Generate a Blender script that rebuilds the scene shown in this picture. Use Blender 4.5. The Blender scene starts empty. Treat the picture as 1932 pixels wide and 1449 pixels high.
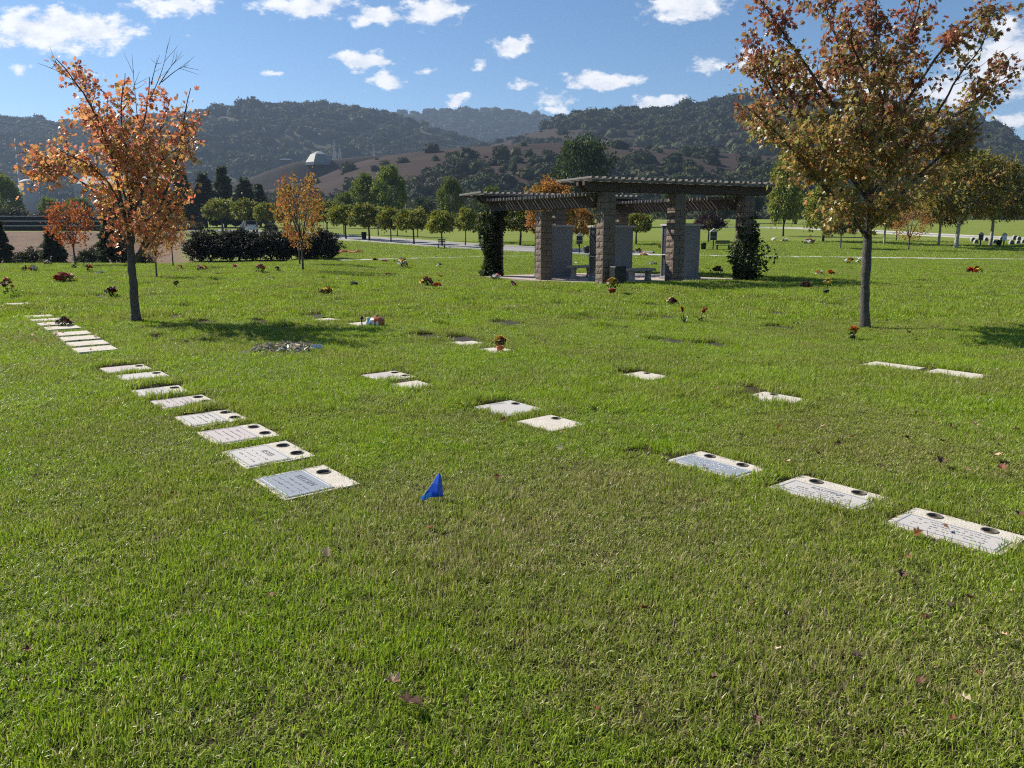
import bpy, math, random
import numpy as np
from mathutils import Vector, Matrix

# ------------------------------------------------------------------ camera
CAMH = 1.65; F = 1451.0; CX = 966.0; CY = 724.5; HOR = 440.0
scene = bpy.context.scene
C = scene.collection
PITCH = math.atan((CY - HOR) / F)
cam_d = bpy.data.cameras.new('camera'); cam = bpy.data.objects.new('camera', cam_d); C.objects.link(cam)
cam_d.sensor_width = 36.0; cam_d.lens = 36.0 * F / 1932.0
cam_d.clip_start = 0.05; cam_d.clip_end = 20000
cam.location = (0, 0, CAMH); cam.rotation_euler = (math.pi / 2 - PITCH, 0, 0)
scene.camera = cam
FWD = np.array([0, math.cos(PITCH), -math.sin(PITCH)]); UP = np.array([0, math.sin(PITCH), math.cos(PITCH)]); RT = np.array([1.0, 0, 0])

# ------------------------------------------------------------------ sky, sun, exposure
SUN_AZ = math.radians(-60); SUN_EL = math.radians(40)
SUN_DIR = Vector((math.sin(SUN_AZ) * math.cos(SUN_EL), math.cos(SUN_AZ) * math.cos(SUN_EL), math.sin(SUN_EL)))
world = bpy.data.worlds.new('World'); scene.world = world; world.use_nodes = True
sun_d = bpy.data.lights.new('sun', 'SUN'); sun_d.energy = 4.9; sun_d.angle = math.radians(0.5); sun_d.color = (1.0, 0.94, 0.84)
sun = bpy.data.objects.new('sun', sun_d); C.objects.link(sun)
sun.rotation_euler = SUN_DIR.to_track_quat('Z', 'Y').to_euler(); sun.location = (-40, 30, 60)
SKY_STRENGTH = 0.09
vs = scene.view_settings
vs.view_transform = 'Standard'; vs.look = 'None'; vs.gamma = 1.0; vs.use_curve_mapping = False; vs.exposure = 0.8
scene.render.engine = 'CYCLES'
cy = scene.cycles
cy.max_bounces = 4; cy.diffuse_bounces = 2; cy.glossy_bounces = 1; cy.transmission_bounces = 2; cy.volume_bounces = 0
cy.transparent_max_bounces = 6; cy.caustics_reflective = False; cy.caustics_refractive = False
cy.use_denoising = False; cy.filter_width = 1.15; cy.adaptive_threshold = .02; cy.use_light_tree = False

def pix_dir(px, py):
    d = FWD * F + RT * (px - CX) + UP * (CY - py)
    return d / np.linalg.norm(d)

def build_sky():
    nt = world.node_tree; N = nt.nodes; L = nt.links; N.clear()
    out = N.new('ShaderNodeOutputWorld'); bg = N.new('ShaderNodeBackground'); bg.inputs['Strength'].default_value = SKY_STRENGTH
    L.new(bg.outputs[0], out.inputs[0])
    sky = N.new('ShaderNodeTexSky'); sky.sky_type = 'NISHITA'; sky.sun_disc = False
    sky.sun_elevation = SUN_EL; sky.sun_rotation = SUN_AZ; sky.altitude = 900; sky.air_density = 1.0; sky.dust_density = 0.15; sky.ozone_density = 3.0
    tc = N.new('ShaderNodeTexCoord')
    sep = N.new('ShaderNodeSeparateXYZ'); L.new(tc.outputs['Generated'], sep.inputs[0])
    def m(op, a, b=None, c=None):
        n = N.new('ShaderNodeMath'); n.operation = op
        for i, v in enumerate((a, b, c)):
            if v is None: continue
            if isinstance(v, (int, float)): n.inputs[i].default_value = v
            else: L.new(v, n.inputs[i])
        return n.outputs[0]
    ay = m('MAXIMUM', m('ABSOLUTE', sep.outputs[1]), 0.02)
    u = m('DIVIDE', sep.outputs[0], ay); v = m('DIVIDE', sep.outputs[2], ay)
    comb = N.new('ShaderNodeCombineXYZ'); L.new(u, comb.inputs[0]); L.new(v, comb.inputs[1])
    def vm(op, a, b):
        n = N.new('ShaderNodeVectorMath'); n.operation = op; L.new(a, n.inputs[0])
        if b is not None:
            if isinstance(b, tuple): n.inputs[1].default_value = b
            else: L.new(b, n.inputs[1])
        return n
    # billow the outlines
    nz = N.new('ShaderNodeTexNoise'); nz.inputs['Scale'].default_value = 22; nz.inputs['Detail'].default_value = 5; nz.inputs['Roughness'].default_value = 0.6
    st = vm('MULTIPLY', comb.outputs[0], (1, 1.7, 1)); L.new(st.outputs[0], nz.inputs['Vector'])
    off = vm('SUBTRACT', nz.outputs['Color'], (0.5, 0.5, 0.5)); off2 = vm('MULTIPLY', off.outputs[0], (0.055, 0.03, 0))
    crd = vm('ADD', comb.outputs[0], off2.outputs[0])
    clouds = [(115,58,190,46,1),(330,8,110,26,.8),(575,8,110,28,.9),(715,32,62,19,.8),(820,22,70,36,1),(690,113,62,22,1),(732,156,44,20,.9),
              (962,90,50,23,1),(1295,14,95,34,1),(1135,151,95,20,1),(985,163,32,12,.7),(860,190,28,17,.9),(1042,190,38,22,.6),(1052,212,30,10,.6),
              (1240,196,62,15,.9),(525,141,26,10,.6),(1335,124,46,16,.7),(1440,118,60,30,.9),(1520,150,70,30,.9),(1895,112,120,80,1),(1805,170,90,40,1),
              (1640,165,80,30,.8),(1905,226,70,15,.8),(800,137,20,8,.4),(900,126,22,11,.45),(36,132,18,14,.4),(183,138,20,9,.4),(2150,60,150,60,1),(-180,90,120,40,1),
              (300,-140,190,55,1),(1150,-200,240,70,1),(2000,-170,200,70,1)]
    field = None
    for (px, py, a, b, s) in clouds:
        d = pix_dir(px, py); u0, v0 = d[0] / d[1], d[2] / d[1]
        k = 1.0 / (F * math.cos(PITCH) * 0.93)
        e = vm('SUBTRACT', crd.outputs[0], (u0, v0, 0)); e = vm('MULTIPLY', e.outputs[0], (1 / (a * .9 * k), 1 / (b * .9 * k), 0)); e = vm('LENGTH', e.outputs[0], None)
        f = m('MULTIPLY_ADD', e.outputs['Value'], -s, s)
        field = f if field is None else m('MAXIMUM', field, f)
    n2 = N.new('ShaderNodeTexNoise'); n2.inputs['Scale'].default_value = 34; n2.inputs['Detail'].default_value = 7; n2.inputs['Roughness'].default_value = 0.62
    L.new(st.outputs[0], n2.inputs['Vector'])
    dens = m('MULTIPLY_ADD', m('SUBTRACT', n2.outputs['Fac'], 0.52), 1.9, field)
    sm = N.new('ShaderNodeMapRange'); sm.interpolation_type = 'SMOOTHSTEP'
    sm.inputs['From Min'].default_value = 0.04; sm.inputs['From Max'].default_value = 0.52; L.new(dens, sm.inputs['Value'])
    alpha = m('MULTIPLY', sm.outputs[0], m('GREATER_THAN', sep.outputs[2], 0.0))
    # cloud shading painted in: white towards the sun, grey-blue away from it
    shift = vm('ADD', st.outputs[0], (-0.012, 0.02, 0)); n3 = N.new('ShaderNodeTexNoise'); n3.inputs['Scale'].default_value = 34; n3.inputs['Detail'].default_value = 7; n3.inputs['Roughness'].default_value = 0.62
    L.new(shift.outputs[0], n3.inputs['Vector'])
    dif = m('MULTIPLY_ADD', m('SUBTRACT', n2.outputs['Fac'], n3.outputs['Fac']), 2.4, 0.72)
    cl = N.new('ShaderNodeClamp'); L.new(dif, cl.inputs[0])
    cm = N.new('ShaderNodeMix'); cm.data_type = 'RGBA'; L.new(cl.outputs[0], cm.inputs['Factor'])
    cm.inputs[6].default_value = (4.2, 4.6, 5.4, 1); cm.inputs[7].default_value = (6.6, 6.6, 6.7, 1)
    mix = N.new('ShaderNodeMix'); mix.data_type = 'RGBA'; L.new(alpha, mix.inputs['Factor']); hsv = N.new('ShaderNodeHueSaturation'); hsv.inputs['Saturation'].default_value = 1.18; hsv.inputs['Value'].default_value = .72; L.new(sky.outputs[0], hsv.inputs['Color']); L.new(hsv.outputs[0], mix.inputs[6]); L.new(cm.outputs[2], mix.inputs[7])
    L.new(mix.outputs[2], bg.inputs['Color'])
    world.cycles.sampling_method = 'NONE'
build_sky()

# ------------------------------------------------------------------ helpers
def at(px, py, Y):
    """world point seen at a pixel, at forward ground distance Y"""
    d = pix_dir(px, py); t = Y / d[1]
    return np.array([d[0] * t, Y, CAMH + d[2] * t])

def vnoise(x, y, seed=0):
    """smooth 2-d value noise in [-1,1]"""
    x = np.asarray(x, float); y = np.asarray(y, float)
    xi = np.floor(x).astype(np.int64); yi = np.floor(y).astype(np.int64); xf = x - xi; yf = y - yi
    def h(a, b):
        n = (a * 374761393 + b * 668265263 + seed * 974634777) & 0x7fffffff
        n = (n ^ (n >> 13)) * 1274126177 & 0x7fffffff
        n = n ^ (n >> 16)
        return (n & 0xffff) / 32767.5 - 1
    sx = xf * xf * (3 - 2 * xf); sy = yf * yf * (3 - 2 * yf)
    return (h(xi, yi) * (1 - sx) + h(xi + 1, yi) * sx) * (1 - sy) + (h(xi, yi + 1) * (1 - sx) + h(xi + 1, yi + 1) * sx) * sy

def fbm(x, y, oct=4, seed=0):
    s = 0; a = 1.0; t = 0
    for i in range(oct):
        s = s + a * vnoise(np.asarray(x) * 2 ** i, np.asarray(y) * 2 ** i, seed + i); t += a; a *= 0.5
    return s / t

def sstep(a, b, x):
    t = np.clip((np.asarray(x, float) - a) / (b - a), 0, 1); return t * t * (3 - 2 * t)

def ground_z(x, y):
    x = np.asarray(x, float); y = np.asarray(y, float)
    und = (0.06 * vnoise(x / 5.0 + 3, y / 4.0, 5) + 0.035 * vnoise(x / 1.7, y / 1.3, 9)) * sstep(7, 14, y)
    far = 0.03 * np.maximum(y - 58, 0) - 0.012 * np.maximum(y - 260, 0)
    far = far + 0.5 * fbm(x / 60, y / 60, 3, 2) * sstep(80, 200, y)
    az = x / np.maximum(y, 1)
    left = sstep(-0.41, -0.47, az) * sstep(0, 1, y)         # the bare field drops behind the lawn's edge on the left
    dip = -1.3 * sstep(40.5, 45, y) * (1 - sstep(62, 105, y))
    return und * (1 - sstep(40, 55, y)) + far + dip * left

def gpt(px, py):
    """where the pixel's ray meets the ground"""
    d = pix_dir(px, py); t = 1.0
    lo, hi = 1.0, 400.0
    prev = None
    ts = np.geomspace(1.5, 1500, 900); P = np.outer(ts, d); z = CAMH + P[:, 2]; g = ground_z(P[:, 0], P[:, 1])
    k = np.argmax(z < g) if (z < g).any() else len(ts) - 1
    lo, hi = ts[max(k - 1, 0)], ts[k]
    for _ in range(30):
        mid = (lo + hi) / 2; p = d * mid
        if CAMH + p[2] < ground_z(p[0], p[1]): hi = mid
        else: lo = mid
    p = d * hi
    return np.array([p[0], p[1], float(ground_z(p[0], p[1]))])

def np_mesh(name, V, Fc, col=None, attrs=None, smooth=False):
    V = np.asarray(V, np.float32); me = bpy.data.meshes.new(name)
    groups = Fc if isinstance(Fc, list) else [Fc]
    groups = [np.asarray(g, np.int32) for g in groups if len(g)]
    me.vertices.add(len(V)); me.vertices.foreach_set('co', V.ravel())
    idx = np.concatenate([g.ravel() for g in groups]); me.loops.add(len(idx)); me.loops.foreach_set('vertex_index', idx)
    starts = []; o = 0
    for g in groups:
        starts.append(o + np.arange(len(g)) * g.shape[1]); o += g.size
    starts = np.concatenate(starts).astype(np.int32)
    me.polygons.add(len(starts)); me.polygons.foreach_set('loop_start', starts)
    me.polygons.foreach_set('use_smooth', np.full(len(starts), smooth, bool))
    me.update(calc_edges=True)
    if col is not None:
        a = me.attributes.new('col', 'FLOAT_COLOR', 'POINT'); c = np.ones((len(V), 4), np.float32); c[:, :3] = col; a.data.foreach_set('color', c.ravel())
    for k, v in (attrs or {}).items():
        a = me.attributes.new(k, 'FLOAT', 'POINT'); a.data.foreach_set('value', np.asarray(v, np.float32))
    return me

def link(name, me, mat=None, parent=None, loc=None):
    o = bpy.data.objects.new(name, me); C.objects.link(o)
    if mat is not None and me is not None and len(me.materials) == 0: me.materials.append(mat)
    if parent is not None: o.parent = parent
    if loc is not None: o.location = loc
    return o

def tag(o, label=None, cat=None, group=None, kind=None):
    for k, v in (('label', label), ('category', cat), ('group', group), ('kind', kind)):
        if v: o[k] = v
    return o

def empty(name, loc=(0, 0, 0), rz=0.0):
    o = bpy.data.objects.new(name, None); C.objects.link(o); o.location = tuple(loc); o.rotation_euler = (0, 0, rz); o.empty_display_size = 0.1
    return o

class MB:
    def __init__(s): s.v = []; s.f = []
    def add(s, V, Fs):
        b = len(s.v); s.v += [tuple(map(float, p)) for p in V]; s.f += [tuple(i + b for i in f) for f in Fs]; return s
    def box(s, c, size, ax=None, bev=0.0):
        """box centred at c; ax = 3 axis vectors"""
        ax = ax or (Vector((1, 0, 0)), Vector((0, 1, 0)), Vector((0, 0, 1))); c = Vector(tuple(map(float, c)))
        hx, hy, hz = [q / 2 for q in size]
        if bev <= 0:
            P = [c + ax[0] * (sx * hx) + ax[1] * (sy * hy) + ax[2] * (sz * hz) for sz in (-1, 1) for sx, sy in ((-1, -1), (1, -1), (1, 1), (-1, 1))]
            return s.add(P, [(3, 2, 1, 0), (4, 5, 6, 7), (0, 1, 5, 4), (1, 2, 6, 5), (2, 3, 7, 6), (3, 0, 4, 7)])
        b = min(bev, hx * .9, hy * .9, hz * .9); rings = []
        for z, ins in ((-hz, b), (-hz + b, 0), (hz - b, 0), (hz, b)):
            r = []
            for sx, sy in ((-1, -1), (1, -1), (1, 1), (-1, 1)):
                for q in (0, 1):
                    inset = b if ins == 0 else b
                    x, y = hx - ins, hy - ins
                    if ins == 0:
                        first = (sx * sy > 0) == (q == 0)
                        x2, y2 = (x, y - b) if not first else (x - b, y)
                    else:
                        x2, y2 = x, y
                        first = (sx * sy > 0) == (q == 0)
                        x2, y2 = (x, y - b * .3) if not first else (x - b * .3, y)
                    r.append(c + ax[0] * (sx * x2) + ax[1] * (sy * y2) + ax[2] * z)
            # order so that the ring runs counter-clockwise
            rr = sorted(r, key=lambda p: math.atan2((p - c).dot(ax[1]), (p - c).dot(ax[0])))
            rings.append(rr)
        V = [p for r in rings for p in r]; Fs = []
        for k in range(3):
            for i in range(8):
                j = (i + 1) % 8; Fs.append((k * 8 + i, k * 8 + j, k * 8 + 8 + j, k * 8 + 8 + i))
        Fs.append(tuple(range(7, -1, -1))); Fs.append(tuple(range(24, 32)))
        return s.add(V, Fs)
    def tube(s, pts, rad, n=8, cap=True):
        pts = [Vector(tuple(map(float, p))) for p in pts]; b = len(s.v); up = Vector((0.13, 0.31, 0.94)).normalized()
        for i, p in enumerate(pts):
            d = (pts[min(i + 1, len(pts) - 1)] - pts[max(i - 1, 0)])
            d = d.normalized() if d.length > 1e-9 else Vector((0, 0, 1))
            a = d.cross(Vector((1, 0, 0)) if abs(d.x) < .8 else Vector((0, 1, 0))).normalized()
            if i and abs(pa.dot(d)) < .98: a = (pa - d * pa.dot(d)).normalized()
            pa = a; c = d.cross(a); r = rad[i] if hasattr(rad, '__len__') else rad
            for k in range(n):
                t = 2 * math.pi * k / n; s.v.append(tuple(p + a * (r * math.cos(t)) + c * (r * math.sin(t))))
        for i in range(len(pts) - 1):
            for k in range(n):
                q = (k + 1) % n; s.f.append((b + i * n + k, b + i * n + q, b + (i + 1) * n + q, b + (i + 1) * n + k))
        if cap:
            s.f.append(tuple(b + k for k in range(n - 1, -1, -1))); e = b + (len(pts) - 1) * n; s.f.append(tuple(e + k for k in range(n)))
        return s
    def lathe(s, prof, n=16, c=(0, 0, 0), squash=1.0):
        b = len(s.v)
        for r, z in prof:
            for k in range(n):
                t = 2 * math.pi * k / n; s.v.append((c[0] + r * math.cos(t), c[1] + r * squash * math.sin(t), c[2] + z))
        for i in range(len(prof) - 1):
            for k in range(n):
                q = (k + 1) % n; s.f.append((b + i * n + k, b + i * n + q, b + (i + 1) * n + q, b + (i + 1) * n + k))
        s.f.append(tuple(b + k for k in range(n - 1, -1, -1))); e = b + (len(prof) - 1) * n; s.f.append(tuple(e + k for k in range(n)))
        return s
    def mesh(s, name, smooth=False):
        me = bpy.data.meshes.new(name); me.from_pydata(s.v, [], s.f); me.update()
        if smooth:
            for p in me.polygons: p.use_smooth = True
        return me
    def build(s, name, mat, parent=None, smooth=False, loc=None):
        return link(name, s.mesh(name, smooth), mat, parent, loc)

def pm(name, c1, c2=None, scale=8.0, rough=0.8, bump=0.0, bscale=None, spec=0.3, detail=4, metallic=0.0, coord='Object'):
    """procedural material: two colours mixed by noise, with fine relief"""
    mt = bpy.data.materials.new(name); mt.use_nodes = True; nt = mt.node_tree; N = nt.nodes; L = nt.links
    b = N['Principled BSDF']; b.inputs['Roughness'].default_value = rough; b.inputs['Specular IOR Level'].default_value = spec; b.inputs['Metallic'].default_value = metallic
    tc = N.new('ShaderNodeTexCoord'); nz = N.new('ShaderNodeTexNoise'); nz.inputs['Scale'].default_value = scale; nz.inputs['Detail'].default_value = detail; nz.inputs['Roughness'].default_value = .65
    L.new(tc.outputs[coord], nz.inputs['Vector'])
    mx = N.new('ShaderNodeMix'); mx.data_type = 'RGBA'; mr = N.new('ShaderNodeMapRange'); mr.inputs['From Min'].default_value = .3; mr.inputs['From Max'].default_value = .7
    L.new(nz.outputs['Fac'], mr.inputs[0]); L.new(mr.outputs[0], mx.inputs['Factor'])
    mx.inputs[6].default_value = (*c1, 1); mx.inputs[7].default_value = (*(c2 or [q * .8 for q in c1]), 1); L.new(mx.outputs[2], b.inputs['Base Color'])
    if bump:
        bp = N.new('ShaderNodeBump'); bp.inputs['Strength'].default_value = bump; bp.inputs['Distance'].default_value = .02
        n2 = N.new('ShaderNodeTexNoise'); n2.inputs['Scale'].default_value = bscale or scale * 4; n2.inputs['Detail'].default_value = 6
        L.new(tc.outputs[coord], n2.inputs['Vector']); L.new(n2.outputs['Fac'], bp.inputs['Height']); L.new(bp.outputs[0], b.inputs['Normal'])
    return mt

def leafmat(name, trans=0.35, rough=0.5, spec=0.35, tint=(1, 1, 1)):
    """foliage: colour from the per-leaf attribute, light passing through the blade"""
    mt = bpy.data.materials.new(name); mt.use_nodes = True; nt = mt.node_tree; N = nt.nodes; L = nt.links
    b = N['Principled BSDF']; b.inputs['Roughness'].default_value = rough; b.inputs['Specular IOR Level'].default_value = spec
    a = N.new('ShaderNodeAttribute'); a.attribute_name = 'col'
    oi = N.new('ShaderNodeObjectInfo'); hs = N.new('ShaderNodeHueSaturation'); L.new(a.outputs['Color'], hs.inputs['Color'])
    mr = N.new('ShaderNodeMapRange'); mr.inputs['To Min'].default_value = .82; mr.inputs['To Max'].default_value = 1.18; L.new(oi.outputs['Random'], mr.inputs[0]); L.new(mr.outputs[0], hs.inputs['Value'])
    tr = N.new('ShaderNodeBsdfTranslucent'); mx = N.new('ShaderNodeMixShader'); mx.inputs[0].default_value = trans
    L.new(hs.outputs[0], b.inputs['Base Color']); L.new(hs.outputs[0], tr.inputs['Color'])
    L.new(b.outputs[0], mx.inputs[1]); L.new(tr.outputs[0], mx.inputs[2]); L.new(mx.outputs[0], N['Material Output'].inputs['Surface'])
    return mt

def instancer(name, P, rot, scl, idx, protos, mat=None):
    """one object whose points carry instances of the prototype meshes"""
    col = bpy.data.collections.new(name + '_prototypes')
    for i, me in enumerate(protos):
        o = bpy.data.objects.new('%s_%02d' % (name, i), me); col.objects.link(o)
    me = bpy.data.meshes.new(name); me.vertices.add(len(P)); me.vertices.foreach_set('co', np.asarray(P, np.float32).ravel())
    def av(n, v):
        a = me.attributes.new(n, 'FLOAT_VECTOR', 'POINT'); a.data.foreach_set('vector', np.asarray(v, np.float32).ravel())
    av('rot', rot); av('scl', scl)
    a = me.attributes.new('idx', 'INT', 'POINT'); a.data.foreach_set('value', np.asarray(idx, np.int32))
    o = link(name, me)
    ng = bpy.data.node_groups.new(name, 'GeometryNodeTree'); ng.interface.new_socket('Geometry', in_out='INPUT', socket_type='NodeSocketGeometry'); ng.interface.new_socket('Geometry', in_out='OUTPUT', socket_type='NodeSocketGeometry')
    N = ng.nodes; L = ng.links; gi = N.new('NodeGroupInput'); go = N.new('NodeGroupOutput')
    ci = N.new('GeometryNodeCollectionInfo'); ci.inputs['Collection'].default_value = col; ci.inputs['Separate Children'].default_value = True; ci.inputs['Reset Children'].default_value = True
    ip = N.new('GeometryNodeInstanceOnPoints'); ip.inputs['Pick Instance'].default_value = True
    L.new(gi.outputs[0], ip.inputs['Points']); L.new(ci.outputs[0], ip.inputs['Instance'])
    def attr(n, t, sock):
        q = N.new('GeometryNodeInputNamedAttribute'); q.data_type = t; q.inputs['Name'].default_value = n
        L.new(q.outputs['Attribute'], sock)
    attr('idx', 'INT', ip.inputs['Instance Index']); attr('rot', 'FLOAT_VECTOR', ip.inputs['Rotation']); attr('scl', 'FLOAT_VECTOR', ip.inputs['Scale'])
    L.new(ip.outputs[0], go.inputs[0])
    md = o.modifiers.new('scatter', 'NODES'); md.node_group = ng
    return o

rng = np.random.default_rng(7)
# ------------------------------------------------------------------ setting: ground, road, hills
def ground_material():
    mt = bpy.data.materials.new('ground_soil_and_turf'); mt.use_nodes = True; nt = mt.node_tree; N = nt.nodes; L = nt.links
    b = N['Principled BSDF']; b.inputs['Roughness'].default_value = .95; b.inputs['Specular IOR Level'].default_value = .1
    geo = N.new('ShaderNodeNewGeometry')
    def noise(s, det=5, vec=None):
        n = N.new('ShaderNodeTexNoise'); n.inputs['Scale'].default_value = s; n.inputs['Detail'].default_value = det; n.inputs['Roughness'].default_value = .65; L.new(vec or geo.outputs['Position'], n.inputs['Vector']); return n.outputs['Fac']
    def mix(f, a, b_):
        n = N.new('ShaderNodeMix'); n.data_type = 'RGBA'
        if isinstance(f, float): n.inputs['Factor'].default_value = f
        else: L.new(f, n.inputs['Factor'])
        for s, v in ((6, a), (7, b_)):
            if isinstance(v, tuple): n.inputs[s].default_value = (*v, 1)
            else: L.new(v, n.inputs[s])
        return n.outputs[2]
    def attr(n):
        a = N.new('ShaderNodeAttribute'); a.attribute_name = n; return a.outputs['Fac']
    def rng_(f, a, b_):
        n = N.new('ShaderNodeMapRange'); n.inputs['From Min'].default_value = a; n.inputs['From Max'].default_value = b_; L.new(f, n.inputs[0]); return n.outputs[0]
    soil = mix(rng_(noise(9), .35, .65), (.032, .028, .014), (.065, .056, .024))
    mp = N.new('ShaderNodeMapping'); mp.inputs['Scale'].default_value = (.25, 1, 1); mp.inputs['Rotation'].default_value = (0, 0, .25); L.new(geo.outputs['Position'], mp.inputs['Vector'])
    turf = mix(rng_(noise(.5, 5, mp.outputs[0]), .35, .65), (.15, .19, .03), (.23, .265, .05))
    turf = mix(rng_(noise(6, 3), .3, .75), turf, (.10, .13, .022))
    dirt = mix(rng_(noise(.6), .35, .65), (.10, .062, .042), (.16, .105, .07))
    dirt = mix(rng_(noise(.09), .55, .75), dirt, (.17, .14, .075))
    c = mix(attr('turf'), soil, turf); c = mix(attr('dirt'), c, dirt)
    dry = mix(rng_(noise(.02), .4, .6), (.12, .095, .05), (.07, .075, .035))
    c = mix(attr('dry'), c, dry)
    L.new(c, b.inputs['Base Color'])
    bp = N.new('ShaderNodeBump'); bp.inputs['Strength'].default_value = .6; bp.inputs['Distance'].default_value = .08; L.new(noise(7, 6), bp.inputs['Height']); L.new(bp.outputs[0], b.inputs['Normal'])
    return mt

def build_ground():
    nr, na = 260, 220
    r = np.concatenate([[0.0], np.geomspace(0.9, 6000, nr - 1)]); a = np.linspace(-1.25, 1.25, na)   # fan in front, then close behind
    a = np.concatenate([a, np.linspace(1.25, 2 * math.pi - 1.25, 40)[1:-1]]); na = len(a)
    R, A = np.meshgrid(r, a, indexing='ij'); X = R * np.sin(A); Y = R * np.cos(A); Z = ground_z(X, np.where(Y > 0, Y, 0))
    V = np.stack([X, Y, Z], -1).reshape(-1, 3)
    i, j = np.meshgrid(np.arange(nr - 1), np.arange(na), indexing='ij'); j2 = (j + 1) % na
    Fq = np.stack([i * na + j, i * na + j2, (i + 1) * na + j2, (i + 1) * na + j], -1).reshape(-1, 4)
    az = X / np.maximum(Y, 1); n = 0.02 * fbm(X / 9, Y / 9, 3, 4)
    edge = 41.5 + 2.0 * sstep(-.45, -.25, az) + 0.3 * vnoise(X / 2, Y / 2, 3)
    dirt = sstep(0, 1.2, Y - edge) * sstep(-0.40, -0.43, az + n) * (1 - sstep(118, 126, Y))
    turf = sstep(42, 50, Y); dry = sstep(280, 420, Y + 60 * n)
    me = np_mesh('ground', V, Fq, attrs={'dirt': dirt.ravel(), 'turf': turf.ravel(), 'dry': dry.ravel()}, smooth=True)
    tag(link('ground', me, ground_material()), kind='structure')
build_ground()

def ribbon(name, pts, width, mat, lift, kind='structure', thick=0.0, extra=None):
    P = np.array(pts, float); seg = np.r_[0, np.cumsum(np.hypot(*np.diff(P[:, :2], axis=0).T))]; t = np.linspace(0, seg[-1], max(int(seg[-1] / 1.5), 8))
    # smooth the pixel-read polyline
    x = np.interp(t, seg, P[:, 0]); y = np.interp(t, seg, P[:, 1])
    for _ in range(12):
        x[1:-1] = (x[:-2] + 2 * x[1:-1] + x[2:]) / 4; y[1:-1] = (y[:-2] + 2 * y[1:-1] + y[2:]) / 4
    tx, ty = np.gradient(x), np.gradient(y); l = np.hypot(tx, ty); nx, ny = -ty / l, tx / l
    offs = np.linspace(-width / 2, width / 2, 5); rows = []
    for o in offs:
        xx, yy = x + nx * o, y + ny * o; rows.append(np.stack([xx, yy, ground_z(xx, yy) + lift], -1))
    V = np.stack(rows, 1).reshape(-1, 3); n = len(t); k = len(offs)
    i, j = np.meshgrid(np.arange(n - 1), np.arange(k - 1), indexing='ij')
    Fq = np.stack([i * k + j, i * k + j + 1, (i + 1) * k + j + 1, (i + 1) * k + j], -1).reshape(-1, 4)
    Fs = [Fq]
    if thick:
        b = len(V); low = []
        for o in (offs[0], offs[-1]):
            xx, yy = x + nx * o, y + ny * o; low.append(np.stack([xx, yy, ground_z(xx, yy) - .02], -1))
        V = np.concatenate([V] + low); q = np.arange(n - 1)
        Fs.append(np.stack([b + q, q * k, (q + 1) * k, b + q + 1], -1)); Fs.append(np.stack([q * k + k - 1, b + n + q, b + n + q + 1, (q + 1) * k + k - 1], -1))
        Fs = [np.concatenate(Fs)]
    o = tag(link(name, np_mesh(name, V, Fs, smooth=False), mat), kind=kind)
    return np.stack([x, y], -1), np.stack([nx, ny], -1)

m_asph = pm('sun_bleached_asphalt', (.27, .265, .26), (.21, .205, .20), 3, .9, .3, 60)
m_conc = pm('concrete', (.46, .44, .40), (.36, .345, .31), 2.5, .85, .3, 40)
road_pts = [at(px, py, Y)[:2] for px, py, Y in ((380, 430, 128), (470, 432, 119), (560, 438, 108), (640, 446, 96), (720, 453, 86), (800, 459, 78), (880, 465, 72), (960, 470, 67.5), (1060, 475, 63), (1200, 479, 59), (1400, 482, 55.5), (1700, 486, 51.5), (1932, 491, 48.5), (2200, 498, 45))]
rc, rn = ribbon('road', road_pts[:10], 5.4, m_asph, .03)
rc3, rn3 = ribbon('path', road_pts[9:], 2.2, m_conc, .06)
for s in (-1, 1): ribbon('kerb', rc + rn * s * 2.85, .32, m_conc, .15, thick=.15)
far_pts = [at(px, 430, Y)[:2] for px, Y in ((1250, 152), (1340, 150), (1430, 146), (1520, 136), (1600, 124), (1680, 113), (1760, 103), (1850, 95), (1980, 88), (2150, 80))]
rc2, rn2 = ribbon('road', far_pts, 5.0, m_asph, .03)
ribbon('kerb', rc2 + rn2 * 2.65, .32, m_conc, .15, thick=.15); ribbon('kerb', rc2 - rn2 * 2.65, .32, m_conc, .15, thick=.15)
path_pts = [gpt(px, py)[:2] for px, py in ((640, 492.5), (720, 490.5), (800, 488.5), (880, 486.5), (960, 484.5), (1040, 483))]
path_line, _ = ribbon('path', path_pts, 1.1, m_conc, .06)

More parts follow.
